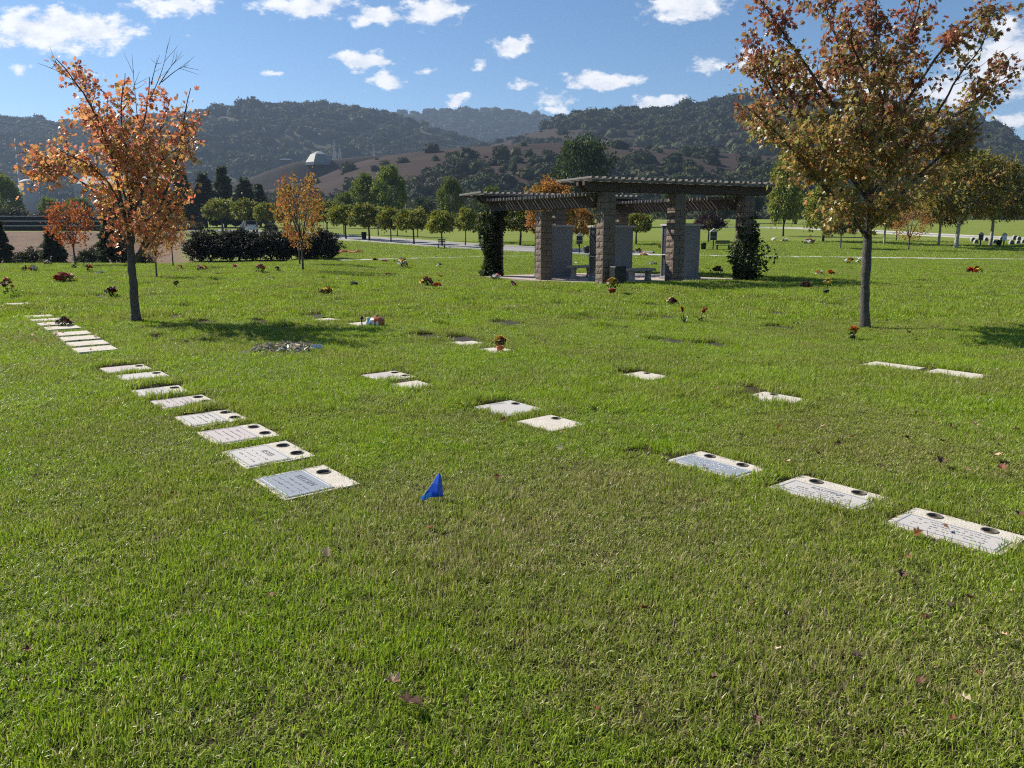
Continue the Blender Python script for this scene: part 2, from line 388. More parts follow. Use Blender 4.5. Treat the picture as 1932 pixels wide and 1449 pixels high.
def hill(name, crest, Yc, foot, depth_back, mat, seed, gully=0.12, nx=220, ny=46, drop=0.0):
    """a ridge: crest heights read along the skyline at distance Yc, foot where the slope begins"""
    cpx = np.array([c[0] for c in crest], float); cpy = np.array([c[1] for c in crest], float)
    px = np.linspace(cpx[0], cpx[-1], nx); py = np.interp(px, cpx, cpy)
    k = np.ones(5) / 5; py = np.convolve(np.pad(py, 2, 'edge'), k, 'valid')
    X0 = (px - CX) / F
    ztop = CAMH + (HOR - py) / F * Yc - drop
    rows = []; T = np.linspace(0, 1.35, ny)
    for t in T:
        Y = foot + (Yc - foot) * t if t <= 1 else Yc + (t - 1) / .35 * depth_back
        prof = sstep(0, 1, t) * .35 + .65 * t ** 1.5 if t <= 1 else 1 - .7 * sstep(0, 1, (t - 1) / .35)
        X = X0 * (Y if t <= 1 else Yc + (Y - Yc) * .6)
        zg = ground_z(X, np.full_like(X, foot)) - 3
        lump = gully * fbm(X / (Yc * .16) + seed, Y / (Yc * .3), 4, seed) * (4 * min(t, 1) * (1 - min(t, 1)))
        z = zg + (ztop - zg) * np.clip(prof + lump, -.05, 1.1)
        rows.append(np.stack([X, np.full_like(X, Y), z], -1))
    V = np.stack(rows, 0); Vf = V.reshape(-1, 3); n = nx
    i, j = np.meshgrid(np.arange(ny - 1), np.arange(n - 1), indexing='ij')
    Fq = np.stack([i * n + j, i * n + j + 1, (i + 1) * n + j + 1, (i + 1) * n + j], -1).reshape(-1, 4)
    o = tag(link(name, np_mesh(name, Vf, Fq, smooth=True), mat), kind='structure')
    return V, px, T

m_hillA = pm('hill_scrub', (.05, .048, .026), (.085, .072, .04), .012, .95, coord='Object', spec=.05)
m_hillC = pm('brown_scrub_slope', (.042, .03, .024), (.034, .03, .02), .012, .95, coord='Object', spec=.05)
m_hillB = pm('dry_hillside', (.032, .0225, .0185), (.056, .04, .031), .02, .95, .6, .25, coord='Object', spec=.05)
H_left = hill('hill', [(-420, 230), (-200, 212), (-60, 205), (0, 210), (40, 217), (100, 221), (180, 222), (300, 216), (380, 213), (440, 204), (520, 198), (600, 193), (660, 198), (740, 208), (800, 226), (860, 247), (930, 266), (1060, 300), (1200, 340)], 1350, 620, 500, m_hillA, 3, .2, drop=23)
H_far = hill('hill', [(520, 260), (650, 235), (700, 226), (760, 212), (840, 205), (900, 204), (960, 208), (1030, 217), (1100, 229), (1200, 250), (1400, 270)], 2300, 1600, 600, m_hillA, 8, .1, 120, 30, drop=28)
H_right = hill('hill', [(700, 345), (820, 296), (900, 269), (1000, 241), (1060, 219), (1110, 211), (1180, 208), (1250, 206), (1300, 199), (1380, 186), (1440, 182), (1520, 193), (1600, 198), (1700, 208), (1780, 219), (1860, 243), (1932, 281), (2050, 322), (2200, 350), (2400, 370)], 1000, 430, 400, m_hillC, 13, .16, drop=15)
m_rock = pm('quarry_rubble', (.05, .043, .038), (.028, .025, .022), .06, .95, .8, .3, coord='Object', spec=.05)
H_quarry = hill('hill', [(400, 365), (470, 345), (520, 326), (545, 317), (578, 309), (640, 306), (700, 300), (760, 297), (840, 296), (920, 306), (1000, 330)], 575, 525, 60, m_rock, 31, .12, 90, 22)
H_brown = hill('hill', [(380, 385), (520, 362), (600, 345), (680, 313), (760, 298), (860, 288), (960, 282), (1060, 278), (1150, 284), (1250, 290), (1340, 296), (1450, 303), (1600, 316), (1800, 330), (2000, 350), (2200, 370)], 520, 270, 160, m_hillB, 21, .10, 200, 40)
# ------------------------------------------------------------------ woods on the hills
def ico(sub=2):
    import bmesh
    bm = bmesh.new(); bmesh.ops.create_icosphere(bm, subdivisions=sub, radius=1.0)
    V = np.array([v.co[:] for v in bm.verts]); Fc = np.array([[v.index for v in f.verts] for f in bm.faces]); bm.free(); return V, Fc

def lumpy_tree(seed, palette, tris=220):
    r = np.random.default_rng(seed); V, Fc = ico(2)
    lob = r.normal(size=(7, 3)); lob /= np.linalg.norm(lob, axis=1)[:, None]
    d = .72 + .3 * np.max(np.clip(V @ lob.T, 0, 1) ** 6, axis=1) + r.normal(0, .05, len(V))
    V = V * d[:, None]; V[:, 2] = V[:, 2] * .8 + .55
    base = np.array(palette[seed % len(palette)]); col = np.tile(base, (len(V), 1)) * r.uniform(.8, 1.15, (len(V), 1))
    # ragged leaf clumps standing off the surface
    D = r.normal(size=(tris, 3)); D /= np.linalg.norm(D, axis=1)[:, None]; D[:, 2] = np.where(D[:, 2] < -.4, -D[:, 2], D[:, 2])
    rad = .72 + .3 * np.max(np.clip(D @ lob.T, 0, 1) ** 6, axis=1) + r.uniform(-.04, .1, tris)
    Cn = D * rad[:, None]; Cn[:, 2] = Cn[:, 2] * .8 + .55
    T = Cn[:, None, :] + r.normal(0, .11, (tris, 3, 3)); b = len(V)
    V2 = T.reshape(-1, 3); F2 = b + np.arange(tris * 3).reshape(-1, 3); c2 = np.repeat(base[None] * r.uniform(.75, 1.3, (tris, 1)), 3, 0)
    return np_mesh('wood_clump', np.concatenate([V, V2]), np.concatenate([Fc, F2]), col=np.concatenate([col, c2]))

m_wood = leafmat('woodland_leaves', .12, .75, .1)
oak_cols = [(.035, .05, .018), (.05, .066, .022), (.03, .042, .018), (.075, .08, .034), (.04, .045, .022), (.06, .066, .028), (.028, .038, .016), (.095, .098, .045)]
wood_protos = [lumpy_tree(100 + i, oak_cols) for i in range(8)]
for me in wood_protos: me.materials.append(m_wood)

def woods(name, label, H, n, smin, smax, seed, mask):
    r = np.random.default_rng(seed); V, px, T = H; ny, nx = V.shape[:2]
    fi = r.uniform(0, ny - 1.001, n * 3); fj = r.uniform(0, nx - 1.001, n * 3); i = fi.astype(int); j = fj.astype(int); a = (fi - i)[:, None]; b = (fj - j)[:, None]
    P = (V[i, j] * (1 - b) + V[i, j + 1] * b) * (1 - a) + (V[i + 1, j] * (1 - b) + V[i + 1, j + 1] * b) * a
    t = np.interp(fi, np.arange(ny), T); pxx = np.interp(fj, np.arange(nx), px)
    pyy = HOR - (P[:, 2] - CAMH) / P[:, 1] * F
    k = r.uniform(0, 1, len(P)) < mask(P, t, pxx, pyy); P = P[k][:n]; m = len(P)
    s = (smin + (smax - smin) * r.uniform(0, 1, m) ** 2.0) * (1 + .4 * (r.uniform(0, 1, m) > .95)); scl = np.stack([s * r.uniform(.85, 1.2, m), s * r.uniform(.85, 1.2, m), s * r.uniform(.75, 1.15, m)], -1)
    rot = np.zeros((m, 3)); rot[:, 2] = r.uniform(0, 6.28, m)
    P[:, 2] -= s * .25
    o = instancer(name, P, rot, scl, r.integers(0, len(wood_protos), m), wood_protos)
    return tag(o, label, 'woodland', kind='stuff')

def thick(sc, seed, lo, hi):
    return lambda P, t, px, py: sstep(lo, hi, fbm(P[:, 0] / sc, P[:, 1] / sc, 3, seed)) * (t < 1.12)
woods('woodland', 'dark wooded slope of the long ridge behind the orange tree', H_left, 14000, 3.5, 13, 1, lambda P, t, px, py: np.maximum(sstep(-.35, .1, fbm(P[:, 0] / 90, P[:, 1] / 90, 3, 5)), .2) * (t < 1.1) * np.where((px > 560) & (px < 660) & (py > 285), .25, 1))
woods('woodland', 'faint wooded crest of the farthest ridge', H_far, 5000, 8, 14, 2, lambda P, t, px, py: (t < 1.1) * (t > .2) * 1.0)
woods('woodland', 'oak covered steep hill behind the pergola and tall maple', H_right, 13500, 2.6, 10.5, 3, lambda P, t, px, py: np.maximum(sstep(-.4, .05, fbm(P[:, 0] / 60, P[:, 1] / 60, 3, 6)), .18) * (t < 1.1) * np.where((px > 880) & (px < 1230) & (py > 255), .12, 1))
woods('woodland', 'dark oaks spread over the dry brown hill', H_brown, 3600, 1.2, 6.0, 4, lambda P, t, px, py: (t < .97) * np.maximum(sstep(2, 14, py - np.interp(px, [380, 600, 700, 770, 810, 870, 1000, 1200, 1280, 1300, 1380, 1400, 2000], [352, 372, 372, 352, 328, 308, 304, 302, 304, 330, 330, 308, 308])) * sstep(-.7, -.3, fbm(P[:, 0] / 26, P[:, 1] / 26, 3, 7)), .10))

# ------------------------------------------------------------------ air
def build_haze():
    me = bpy.data.meshes.new('haze'); x, y0, y1, z0, z1 = 2600, -600, 3200, -75, 420
    v = [(-x, y0, z0), (x, y0, z0), (x, y1, z0), (-x, y1, z0), (-x, y0, z1), (x, y0, z1), (x, y1, z1), (-x, y1, z1)]
    me.from_pydata(v, [], [(3, 2, 1, 0), (4, 5, 6, 7), (0, 1, 5, 4), (1, 2, 6, 5), (2, 3, 7, 6), (3, 0, 4, 7)])
    mt = bpy.data.materials.new('pale_air'); mt.use_nodes = True; N = mt.node_tree.nodes; L = mt.node_tree.links
    N.remove(N['Principled BSDF']); pv = N.new('ShaderNodeVolumePrincipled'); pv.inputs['Color'].default_value = (.55, .72, 1.0, 1); pv.inputs['Density'].default_value = HAZE
    pv.inputs['Anisotropy'].default_value = .25
    L.new(pv.outputs[0], N['Material Output'].inputs['Volume'])
    tag(link('haze', me, mt), 'thin blue haze over the far hills', 'haze', kind='stuff')
HAZE = 0.00013
build_haze()
# ------------------------------------------------------------------ grave markers set flush in the lawn
m_border = pm('cream_concrete', (.58, .53, .45), (.45, .41, .34), 14, .9, .5, 120)
m_soil_shade = pm('soil_and_shade_concrete', (.04, .032, .02), (.025, .02, .013), 9, .9, .5, 120)  # near-black: soil plus the hollow's shade, both put into the slab colour
m_gran = pm('grey_granite', (.49, .465, .43), (.38, .36, .335), 160, .6, .05, 300, detail=2)
m_gran_b = pm('blue_grey_granite', (.27, .295, .33), (.20, .22, .25), 120, .55, .05, 300, detail=2)
m_gran_p = pm('pinkish_granite', (.50, .44, .41), (.40, .35, .33), 160, .5, .05, 300, detail=2)
m_cup = pm('weathered_bronze', (.19, .165, .14), (.11, .095, .08), 40, .6, .2)
m_letter = pm('dark_lettering', (.13, .135, .15), (.19, .195, .21), 60, .7)
m_line = pm('pale_engraving', (.62, .63, .64), (.5, .51, .53), 60, .7)
ROWROT = -math.radians(51.2)
AX = np.array([math.cos(ROWROT), math.sin(ROWROT)]); AY = np.array([-AX[1], AX[0]])
MARKS = []   # (x, y, half x, half y, height of surrounding grass)

def marker_slab(w, h, hs, holes, top=.012, deep=.09):
    """slab with a head strip carrying round vase holes; local y runs towards the head"""
    mb = MB(); hx, hy = w / 2, h / 2; y0 = hy - hs; y1 = hy
    mb.add([(-hx, -hy, top), (hx, -hy, top), (hx, y0, top), (-hx, y0, top)], [(0, 1, 2, 3)])
    x = -hx; cy_ = (y0 + y1) / 2; s = hs * .46; cells = []
    for c in holes:
        cells.append((x, c - s, None)); cells.append((c - s, c + s, c)); x = c + s
    cells.append((x, hx, None)); cups = []
    for a, b, c in cells:
        if c is None: mb.add([(a, y0, top), (b, y0, top), (b, y1, top), (a, y1, top)], [(0, 1, 2, 3)]); continue
        n = 24; r = hs * .29; sq = []; ci = []
        for k in range(n):
            t = 2 * math.pi * (k + .5) / n; dx, dy = math.cos(t), math.sin(t); m_ = max(abs(dx), abs(dy)); sq.append((c + dx / m_ * s, cy_ + dy / m_ * (hs / 2), top)); ci.append((c + dx * r, cy_ + dy * r, top))
        base = len(mb.v); mb.add(sq + ci, [(k, (k + 1) % n, n + (k + 1) % n, n + k) for k in range(n)])
        # the square's own corners
        for sx in (-1, 1):
            for sy in (-1, 1):
                q = [p for p in sq if (p[0] - c) * sx > 0 and (p[1] - cy_) * sy > 0]; q = sorted(q, key=lambda p: -(abs(p[0] - c) / s + abs(p[1] - cy_) / (hs / 2)))[:2]
                tri = [(c + sx * s, cy_ + sy * hs / 2, top), q[0], q[1]]
                cr = (tri[1][0] - tri[0][0]) * (tri[2][1] - tri[0][1]) - (tri[1][1] - tri[0][1]) * (tri[2][0] - tri[0][0])
                mb.add(tri if cr > 0 else [tri[0], tri[2], tri[1]], [(0, 1, 2)])
        cups.append((c, cy_, r))
    mb.add([(-hx, -hy, top), (hx, -hy, top), (hx, hy, top), (-hx, hy, top), (-hx, -hy, -deep), (hx, -hy, -deep), (hx, hy, -deep), (-hx, hy, -deep)], [(0, 4, 5, 1), (1, 5, 6, 2), (2, 6, 7, 3), (3, 7, 4, 0)])
    return mb, cups

def cup_mesh(c, cy_, r, top):
    mb = MB(); n = 24; prof = [(r + .006, top + .001), (r + .004, top + .006), (r - .001, top + .005), (r - .004, top - .05), (r * .75, top - .085), (0.002, top - .085)]
    b = 0
    for rr, z in prof:
        for k in range(n):
            t = 2 * math.pi * k / n; mb.v.append((c + rr * math.cos(t), cy_ + rr * math.sin(t), z))
    for i in range(len(prof) - 1):
        for k in range(n): q = (k + 1) % n; mb.f.append((i * n + k, i * n + q, (i + 1) * n + q, (i + 1) * n + k))
    return mb

def text_part(body, x, y, z, size, mat, parent, name='lettering'):
    cu = bpy.data.curves.new(name, 'FONT'); cu.body = body; cu.size = size; cu.align_x = 'CENTER'; cu.align_y = 'CENTER'; cu.extrude = .0006; cu.materials.append(mat)
    t = bpy.data.objects.new(name, cu); C.objects.link(t); bpy.context.view_layer.update()
    me = bpy.data.meshes.new_from_object(t.evaluated_get(bpy.context.evaluated_depsgraph_get())); bpy.data.objects.remove(t)
    o = link(name, me, mat, parent, (x, y, z)); o['kind'] = 'stuff'; return o

def marker(px, py, w, h, hs, nh, stone, label, border=None, name=None, style=1, drz=0.0, group='flat grave markers in the lawn', tall=.065, inlay=True, top=.012):
    p = gpt(px, py); r = random.Random(int(px * 7 + py)); o = empty('grave_marker', (p[0], p[1], p[2]), ROWROT + drz)
    tag(o, label, 'grave marker', group)
    holes = [] if nh == 0 else ([-w * .2] if nh == 1 else [-w * .27, w * .22])
    mb, cups = marker_slab(w, h, hs, holes, top); mb.build('border', border or m_border, o)
    for c in cups: cup_mesh(*c, top).build('vase_cup', m_cup, o)
    if inlay:
        iw, ih = w - .05, h - hs - .03; yc = -h / 2 + .022 + ih / 2; st = MB().box((0, yc, top + .001), (iw, ih, .008), bev=.002).build('stone', stone, o)
        z = top + .0062
        if style:
            fr = MB()
            for yy in (yc - ih / 2 + .018, yc + ih / 2 - .018): fr.box((0, yy, z), (iw - .03, .006, .0012))
            for xx in (-iw / 2 + .018, iw / 2 - .018): fr.box((xx, yc, z), (.006, ih - .05, .0012))
            fr.build('engraved_frame', m_gran_b if stone is not m_gran_b else m_line, st)
            if name: text_part(name, 0, yc + ih * .22, z, ih * .21, m_letter, st)
            ln = MB()
            for k in range(3 if name else 4):
                yy = yc + ih * (.02 - .14 * k) if name else yc + ih * (.28 - .16 * k); xx = -iw * .36
                while xx < iw * .34:
                    q = r.uniform(.006, .02)
                    if r.random() < .68: ln.box((xx + q / 2, yy + r.uniform(-.003, .003), z), (q, r.uniform(.004, .012), .0012), ax=(Vector((math.cos(.3 * r.uniform(-1, 1)), math.sin(.3 * r.uniform(-1, 1)), 0)).normalized(), Vector((0, 1, 0)), Vector((0, 0, 1))))
                    xx += q + r.uniform(.004, .012)
            ln.build('small_lettering', m_letter if style == 1 else m_line, st)['kind'] = 'stuff'
    MARKS.append((p[0], p[1], w / 2, h / 2, tall, drz))
    return o

# the near row on the left, walking away from the camera
row1 = [(577, 911, .55, .52, .16, 1, m_gran_b, 'blue grey framed grave marker with one vase hole, nearest of its row', m_border, 'KELLSEN', 1),
        (505, 859, .55, .52, .16, 2, m_gran, 'pale grave marker with two vase holes, second in the long row', m_border, 'REYES', 1),
        (450, 821, .53, .51, .15, 2, m_gran_p, 'pinkish grave marker with two vase holes, third in the long row', m_border, None, 1),
        (398, 791, .51, .50, .15, 2, m_gran, 'pale grey grave marker with dark lettering, fourth in the long row', m_border, None, 1),
        (347, 760, .49, .50, .15, 2, m_gran_p, 'pink beige grave marker with two vase holes, fifth in the long row', m_border, None, 1),
        (302, 740, .46, .49, .15, 1, m_gran, 'grey grave marker deep behind tall grass, sixth in the long row', m_border, None, 1),
        (270, 711, .46, .49, .15, 1, m_gran, 'pale grave marker close behind another, seventh in the long row', m_border, None, 0),
        (238, 697, .46, .49, .15, 1, m_gran_p, 'cream grave marker ending the near run of the long row', m_border, None, 0)]
for a in row1: marker(a[0], a[1], a[2], a[3], a[4], a[5], a[6], a[7], a[8], a[9], a[10], tall=.072 if a[1] in (740, 697, 791) else .052)
for i, (px, py) in enumerate(((180, 663), (166, 652), (151, 642), (137, 633), (118, 622), (104, 614), (90, 607), (74, 600), (33, 576))):
    marker(px, py, .50, .50, .14, 0, m_gran_p, ['white grave marker nearest in the far run beside fallen leaves', 'broad white grave marker second in the far run', 'white grave marker third in the far run by fallen leaves', 'thin white grave marker just past the leafy gap', 'pale grave marker beside the bunch of dry brown flowers', 'pale grave marker behind the dry brown flowers', 'narrow pale grave marker second last in the far run', 'last pale grave marker of the far run', 'lone pale grave marker beyond the far run at the lawn side'][i], style=0, tall=.04, inlay=False, top=.04)
# the rows on the right
marker(1800, 1003, .60, .40, .135, 2, m_gran, 'grey grave marker crowded with lettering and two vase holes, nearest on its side', name=None, style=1, tall=.08)
marker(1562, 932, .60, .41, .14, 2, m_gran, 'light grey grave marker with a large engraved name and two vase holes', name='RAUTERJE', style=1, tall=.08)
marker(1352, 879, .58, .38, .13, 2, m_gran_b, 'dark blue grave marker with pale swirls under two vase holes', name=None, style=2, tall=.075)
marker(1040, 800, .46, .40, .13, 1, m_border, 'cream grave marker with one vase hole beside the grey slab', name=None, style=0, tall=.06, inlay=False)
marker(960, 772, .52, .46, .13, 1, m_gran, 'pale grey thin slab marker with one vase hole and scrape marks', m_gran, None, 0, tall=.08, inlay=False)
marker(780, 728, .40, .34, .12, 0, m_border, 'marker almost swallowed by grass in front of the two hole marker', style=0, tall=.075, inlay=False)
marker(733, 711, .50, .46, .14, 2, m_gran_p, 'cream marker with two vase holes in the middle of the lawn', None, None, 0, tall=.07)
marker(1216, 711, .46, .40, .12, 1, m_border, 'pale marker with one vase hole behind dark grass tuft at mid lawn', None, None, 0, tall=.09, inlay=False)
marker(1462, 753, .50, .40, .13, 1, m_border, 'pale marker with one vase hole beside the dark sunken hollow', None, None, 0, tall=.095, inlay=False)
marker(1685, 692, .62, .36, .12, 0, m_gran, 'long thin grey marker edge showing through grass near the maple', None, None, 0, tall=.06, inlay=False)
marker(1805, 707, .60, .40, .13, 0, m_border, 'white marker strip showing through grass at the far side of the maple', None, None, 0, tall=.07, inlay=False)
marker(880, 648, .42, .40, .12, 0, m_border, 'thin pale marker behind the orange potted flowers', None, None, 0, tall=.05, inlay=False)
marker(937, 662, .48, .40, .12, 0, m_border, 'pale marker under the pot of orange flowers', None, None, 0, tall=.05, inlay=False)
marker(682, 612, .52, .44, .12, 0, m_border, 'cream marker under the painted pumpkin and black stake light', None, None, 0, tall=.05, inlay=False)
marker(615, 604, .46, .40, .12, 0, m_border, 'narrow beige marker behind the pumpkin marker', None, None, 0, tall=.05, inlay=False)
marker(232, 571, .46, .40, .12, 0, m_border, 'small pale marker close beside the orange tree trunk', None, None, 0, tall=.04, inlay=False)
marker(966, 579, .46, .42, .12, 0, m_border, 'small white marker in the lawn before the pergola', None, None, 0, tall=.04, inlay=False)
for px, py in ((502, 579), (565, 555), (641, 568), (680, 524), (777, 539), (598, 597), (809, 637), (879, 570), (1039, 548), (781, 586), (874, 641), (710, 552), (850, 549), (1324, 585), (1461, 592), (1266, 645), (1355, 653), (1233, 577), (1386, 568),
               (1733, 595), (96, 525), (134, 538), (277, 537), (339, 598), (385, 610), (186, 560), (26, 566), (60, 586), (199, 523), (409, 530), (466, 570), (1100, 600), (1560, 575), (1160, 620), (1880, 560), (1720, 545), (1480, 620), (1250, 600), (960, 610), (1060, 575)):
    marker(px, py, .5, .4, .12, 0, m_soil_shade, 'flat marker sunk out of sight in a dark hollow of the lawn', border=m_soil_shade, style=0, tall=.09, group='sunken markers scattered over the lawn', inlay=False, drz=random.Random(px).uniform(-.08, .08))

_r = random.Random(12)
for _i in range(-14, 15):
    for _j in range(0, 30):
        _x = -1.5 + _i * 2.45 * AY[0] - _j * 1.3 * AX[0] + _r.uniform(-.2, .2); _y = 10.5 + _i * 2.45 * AY[1] - _j * 1.3 * AX[1] + _r.uniform(-.2, .2)
        if _r.random() < .42 and 11 < _y < 40 and abs(_x) < .68 * _y + 1 and all(math.hypot(_x - m_[0], _y - m_[1]) > .8 for m_ in MARKS) and not (-2 < _x < 9.5 and 23.5 < _y < 33.5):
            MARKS.append((_x, _y, _r.uniform(.14, .30), _r.uniform(.08, .18), .1, _r.uniform(-.2, .2)))      # rows of shallow hollows over settled graves
_h = gpt(1415, 735); MARKS.append((_h[0], _h[1], .12, .12, .1, .4)); _h = gpt(1220, 855); MARKS.append((_h[0], _h[1], .10, .08, .1, .2))     # bare hollows in the turf
# ------------------------------------------------------------------ lawn grass
def grass_material():
    mt = bpy.data.materials.new('lawn_blades'); mt.use_nodes = True; nt = mt.node_tree; N = nt.nodes; L = nt.links
    b = N['Principled BSDF']; b.inputs['Roughness'].default_value = .42; b.inputs['Specular IOR Level'].default_value = .4
    geo = N.new('ShaderNodeNewGeometry')
    def noise(s, det=3, off=(0, 0, 0)):
        mp = N.new('ShaderNodeMapping'); mp.inputs['Location'].default_value = off; mp.inputs['Scale'].default_value = (1, 1, 0); L.new(geo.outputs['Position'], mp.inputs['Vector'])
        n = N.new('ShaderNodeTexNoise'); n.inputs['Scale'].default_value = s; n.inputs['Detail'].default_value = det; n.inputs['Roughness'].default_value = .6; L.new(mp.outputs[0], n.inputs['Vector']); return n.outputs['Fac']
    def mix(f, a, b_):
        n = N.new('ShaderNodeMix'); n.data_type = 'RGBA'
        if isinstance(f, float): n.inputs['Factor'].default_value = f
        else: L.new(f, n.inputs['Factor'])
        for s, v in ((6, a), (7, b_)):
            if isinstance(v, tuple): n.inputs[s].default_value = (*v, 1)
            else: L.new(v, n.inputs[s])
        return n.outputs[2]
    def mr(f, a, b_, c=0., d=1.):
        n = N.new('ShaderNodeMapRange'); n.inputs['From Min'].default_value = a; n.inputs['From Max'].default_value = b_; n.inputs['To Min'].default_value = c; n.inputs['To Max'].default_value = d; L.new(f, n.inputs[0]); return n.outputs[0]
    def ma(op, a, b_):
        n = N.new('ShaderNodeMath'); n.operation = op
        for i, v in enumerate((a, b_)):
            if isinstance(v, (int, float)): n.inputs[i].default_value = v
            else: L.new(v, n.inputs[i])
        return n.outputs[0]
    at_ = N.new('ShaderNodeAttribute'); at_.attribute_name = 'rnd'; rnd = at_.outputs['Fac']
    oi = N.new('ShaderNodeObjectInfo')
    lush = mix(rnd, (.125, .245, .006), (.40, .535, .025))
    dull = mix(rnd, (.15, .18, .024), (.37, .37, .085))
    straw = mix(rnd, (.32, .27, .12), (.52, .45, .26))
    patch = mr(noise(.55), .40, .62); fine = mr(noise(2.3, 3, (7, 3, 0)), .38, .66)
    # worn, yellowed turf around the flagged plot and towards the camera's right
    sep = N.new('ShaderNodeSeparateXYZ'); L.new(geo.outputs['Position'], sep.inputs[0])
    def blob(x, y, rx, ry):
        dx = ma('DIVIDE', ma('SUBTRACT', sep.outputs[0], x), rx); dy = ma('DIVIDE', ma('SUBTRACT', sep.outputs[1], y), ry)
        d = ma('ADD', ma('MULTIPLY', dx, dx), ma('MULTIPLY', dy, dy)); return mr(d, 0.1, 1.4, 1., 0.)
    worn = ma('MAXIMUM', blob(.25, 4.3, 1.6, 1.2), ma('MULTIPLY', blob(1.4, 3.0, 1.3, .9), .9)); worn = ma('MAXIMUM', worn, ma('MULTIPLY', blob(3.0, 6.0, 1.6, 1.2), .55))
    wl = ma('MULTIPLY', worn, mr(noise(1.6, 4, (2, 9, 0)), .25, .6, .35, 1.))
    c = mix(ma('MULTIPLY', ma('ADD', ma('MULTIPLY', patch, .75), ma('MULTIPLY', fine, .35)), .72), lush, dull)
    c = mix(ma('MULTIPLY', wl, .7), c, dull)
    # scattered dead blades
    blot = mr(noise(5.5, 3, (4, 1, 0)), .48, .68); th = ma('ADD', ma('ADD', ma('MULTIPLY', wl, .30), ma('MULTIPLY', fine, .06)), ma('MULTIPLY', blot, .14)); a2 = N.new('ShaderNodeAttribute'); a2.attribute_name = 'dead'
    c = mix(ma('MULTIPLY', ma('LESS_THAN', a2.outputs['Fac'], ma('ADD', th, .035)), .9), c, straw)
    hs = N.new('ShaderNodeHueSaturation'); L.new(c, hs.inputs['Color']); L.new(mr(oi.outputs['Random'], 0, 1, .86, 1.14), hs.inputs['Value'])
    tr = N.new('ShaderNodeBsdfTranslucent'); mx = N.new('ShaderNodeMixShader'); mx.inputs[0].default_value = .42
    L.new(hs.outputs[0], b.inputs['Base Color']); L.new(hs.outputs[0], tr.inputs['Color']); L.new(b.outputs[0], mx.inputs[1]); L.new(tr.outputs[0], mx.inputs[2]); L.new(mx.outputs[0], N['Material Output'].inputs['Surface'])
    return mt
m_grass = grass_material()

def blades(n, R, hm, hs_, w, seed, lean=.75):
    r = np.random.default_rng(seed); rad = R * np.sqrt(r.uniform(0, 1, n)); th = r.uniform(0, 6.283, n); root = np.stack([rad * np.cos(th), rad * np.sin(th), np.full(n, -.004)], -1)
    h = np.clip(r.normal(hm, hs_, n), hm * .35, hm * 1.7); ld = r.normal(0, 1.6, n); ln = np.clip(np.abs(r.normal(0, lean, n)), 0, 1.3)
    d = np.stack([np.cos(ld), np.sin(ld), np.zeros(n)], -1); fa = r.uniform(0, 6.283, n); wv = np.stack([np.cos(fa), np.sin(fa), np.zeros(n)], -1) * (w * r.uniform(.7, 1.3, n))[:, None] / 2
    up = np.array([0, 0, 1.0]); mid = root + (up * np.cos(ln * .6)[:, None] + d * np.sin(ln * .6)[:, None]) * (h * .55)[:, None]
    l2 = ln * 1.5; tip = mid + (up * np.cos(l2)[:, None] + d * np.sin(l2)[:, None]) * (h * .5)[:, None]
    V = np.stack([root - wv * .8, root + wv * .8, mid + wv, mid - wv, tip], 1).reshape(-1, 3); k = np.arange(n)[:, None] * 5
    T = np.concatenate([k + [0, 1, 2], k + [0, 2, 3], k + [3, 2, 4]], 0)
    me = np_mesh('turf_patch', V, T, attrs={'rnd': np.repeat(r.uniform(0, 1, n), 5), 'dead': np.repeat(r.uniform(0, 1, n), 5)}); me.materials.append(m_grass); return me

def grass_points(y0, y1, cell, seed, gap=.035):
    r = np.random.default_rng(seed); P = []; y = y0
    while y < y1:
        hw = .70 * y + 2.2; n = int(2 * hw / cell); x = -hw + (np.arange(n) + r.uniform(0, 1, n)) * cell; P.append(np.stack([x, y + r.uniform(0, 1, n) * cell], -1)); y += cell
    P = np.concatenate(P); keep = np.ones(len(P), bool); tall = np.zeros(len(P)); lift = np.zeros(len(P))
    for (mx, my, hx, hy, tl, dz) in MARKS:
        if my < y0 - 2 or my > y1 + 2: continue
        c_, s_ = math.cos(ROWROT + dz), math.sin(ROWROT + dz); q = P - [mx, my]; lx = q[:, 0] * c_ + q[:, 1] * s_; ly = -q[:, 0] * s_ + q[:, 1] * c_
        ex = np.abs(lx) - hx; ey = np.abs(ly) - hy; d = np.maximum(ex, ey) + .012 * r.normal(size=len(P))
        side = np.where((lx > hx) | (ly < -hy), .018, 0.0); d = d + side; back = np.where(lx < -hx * .9, (.055 if my > 7.6 else .02) if tl > .055 else .0, 0.0); keep &= ~((d - back < (gap if tl > .08 else min(gap, .06))) & (np.maximum(ex, ey) - back < gap + .015)); near = (d < .12 + gap)
        tall = np.where(near, np.maximum(tall, (tl - .05) / .05 * (1 - np.clip(d / .16, 0, 1) * .6)), tall)
        if tl > .07: lift = np.maximum(lift, np.where(lx < -hx, np.clip(1 - (-hx - lx) / .45, 0, 1) * np.clip(1.25 - np.abs(ly) / (hy * 1.2), 0, 1) * ((.075 if tl > .08 else .05) if my > 7 else .022), 0))
    return P[keep], tall[keep], lift[keep], r

def slab_clear(P, poly):
    """keep points outside a convex polygon"""
    ins = np.ones(len(P), bool)
    for (x0, y0), (x1, y1) in zip(poly, poly[1:] + poly[:1]): ins &= ((x1 - x0) * (P[:, 1] - y0) - (y1 - y0) * (P[:, 0] - x0)) > 0
    return ~ins

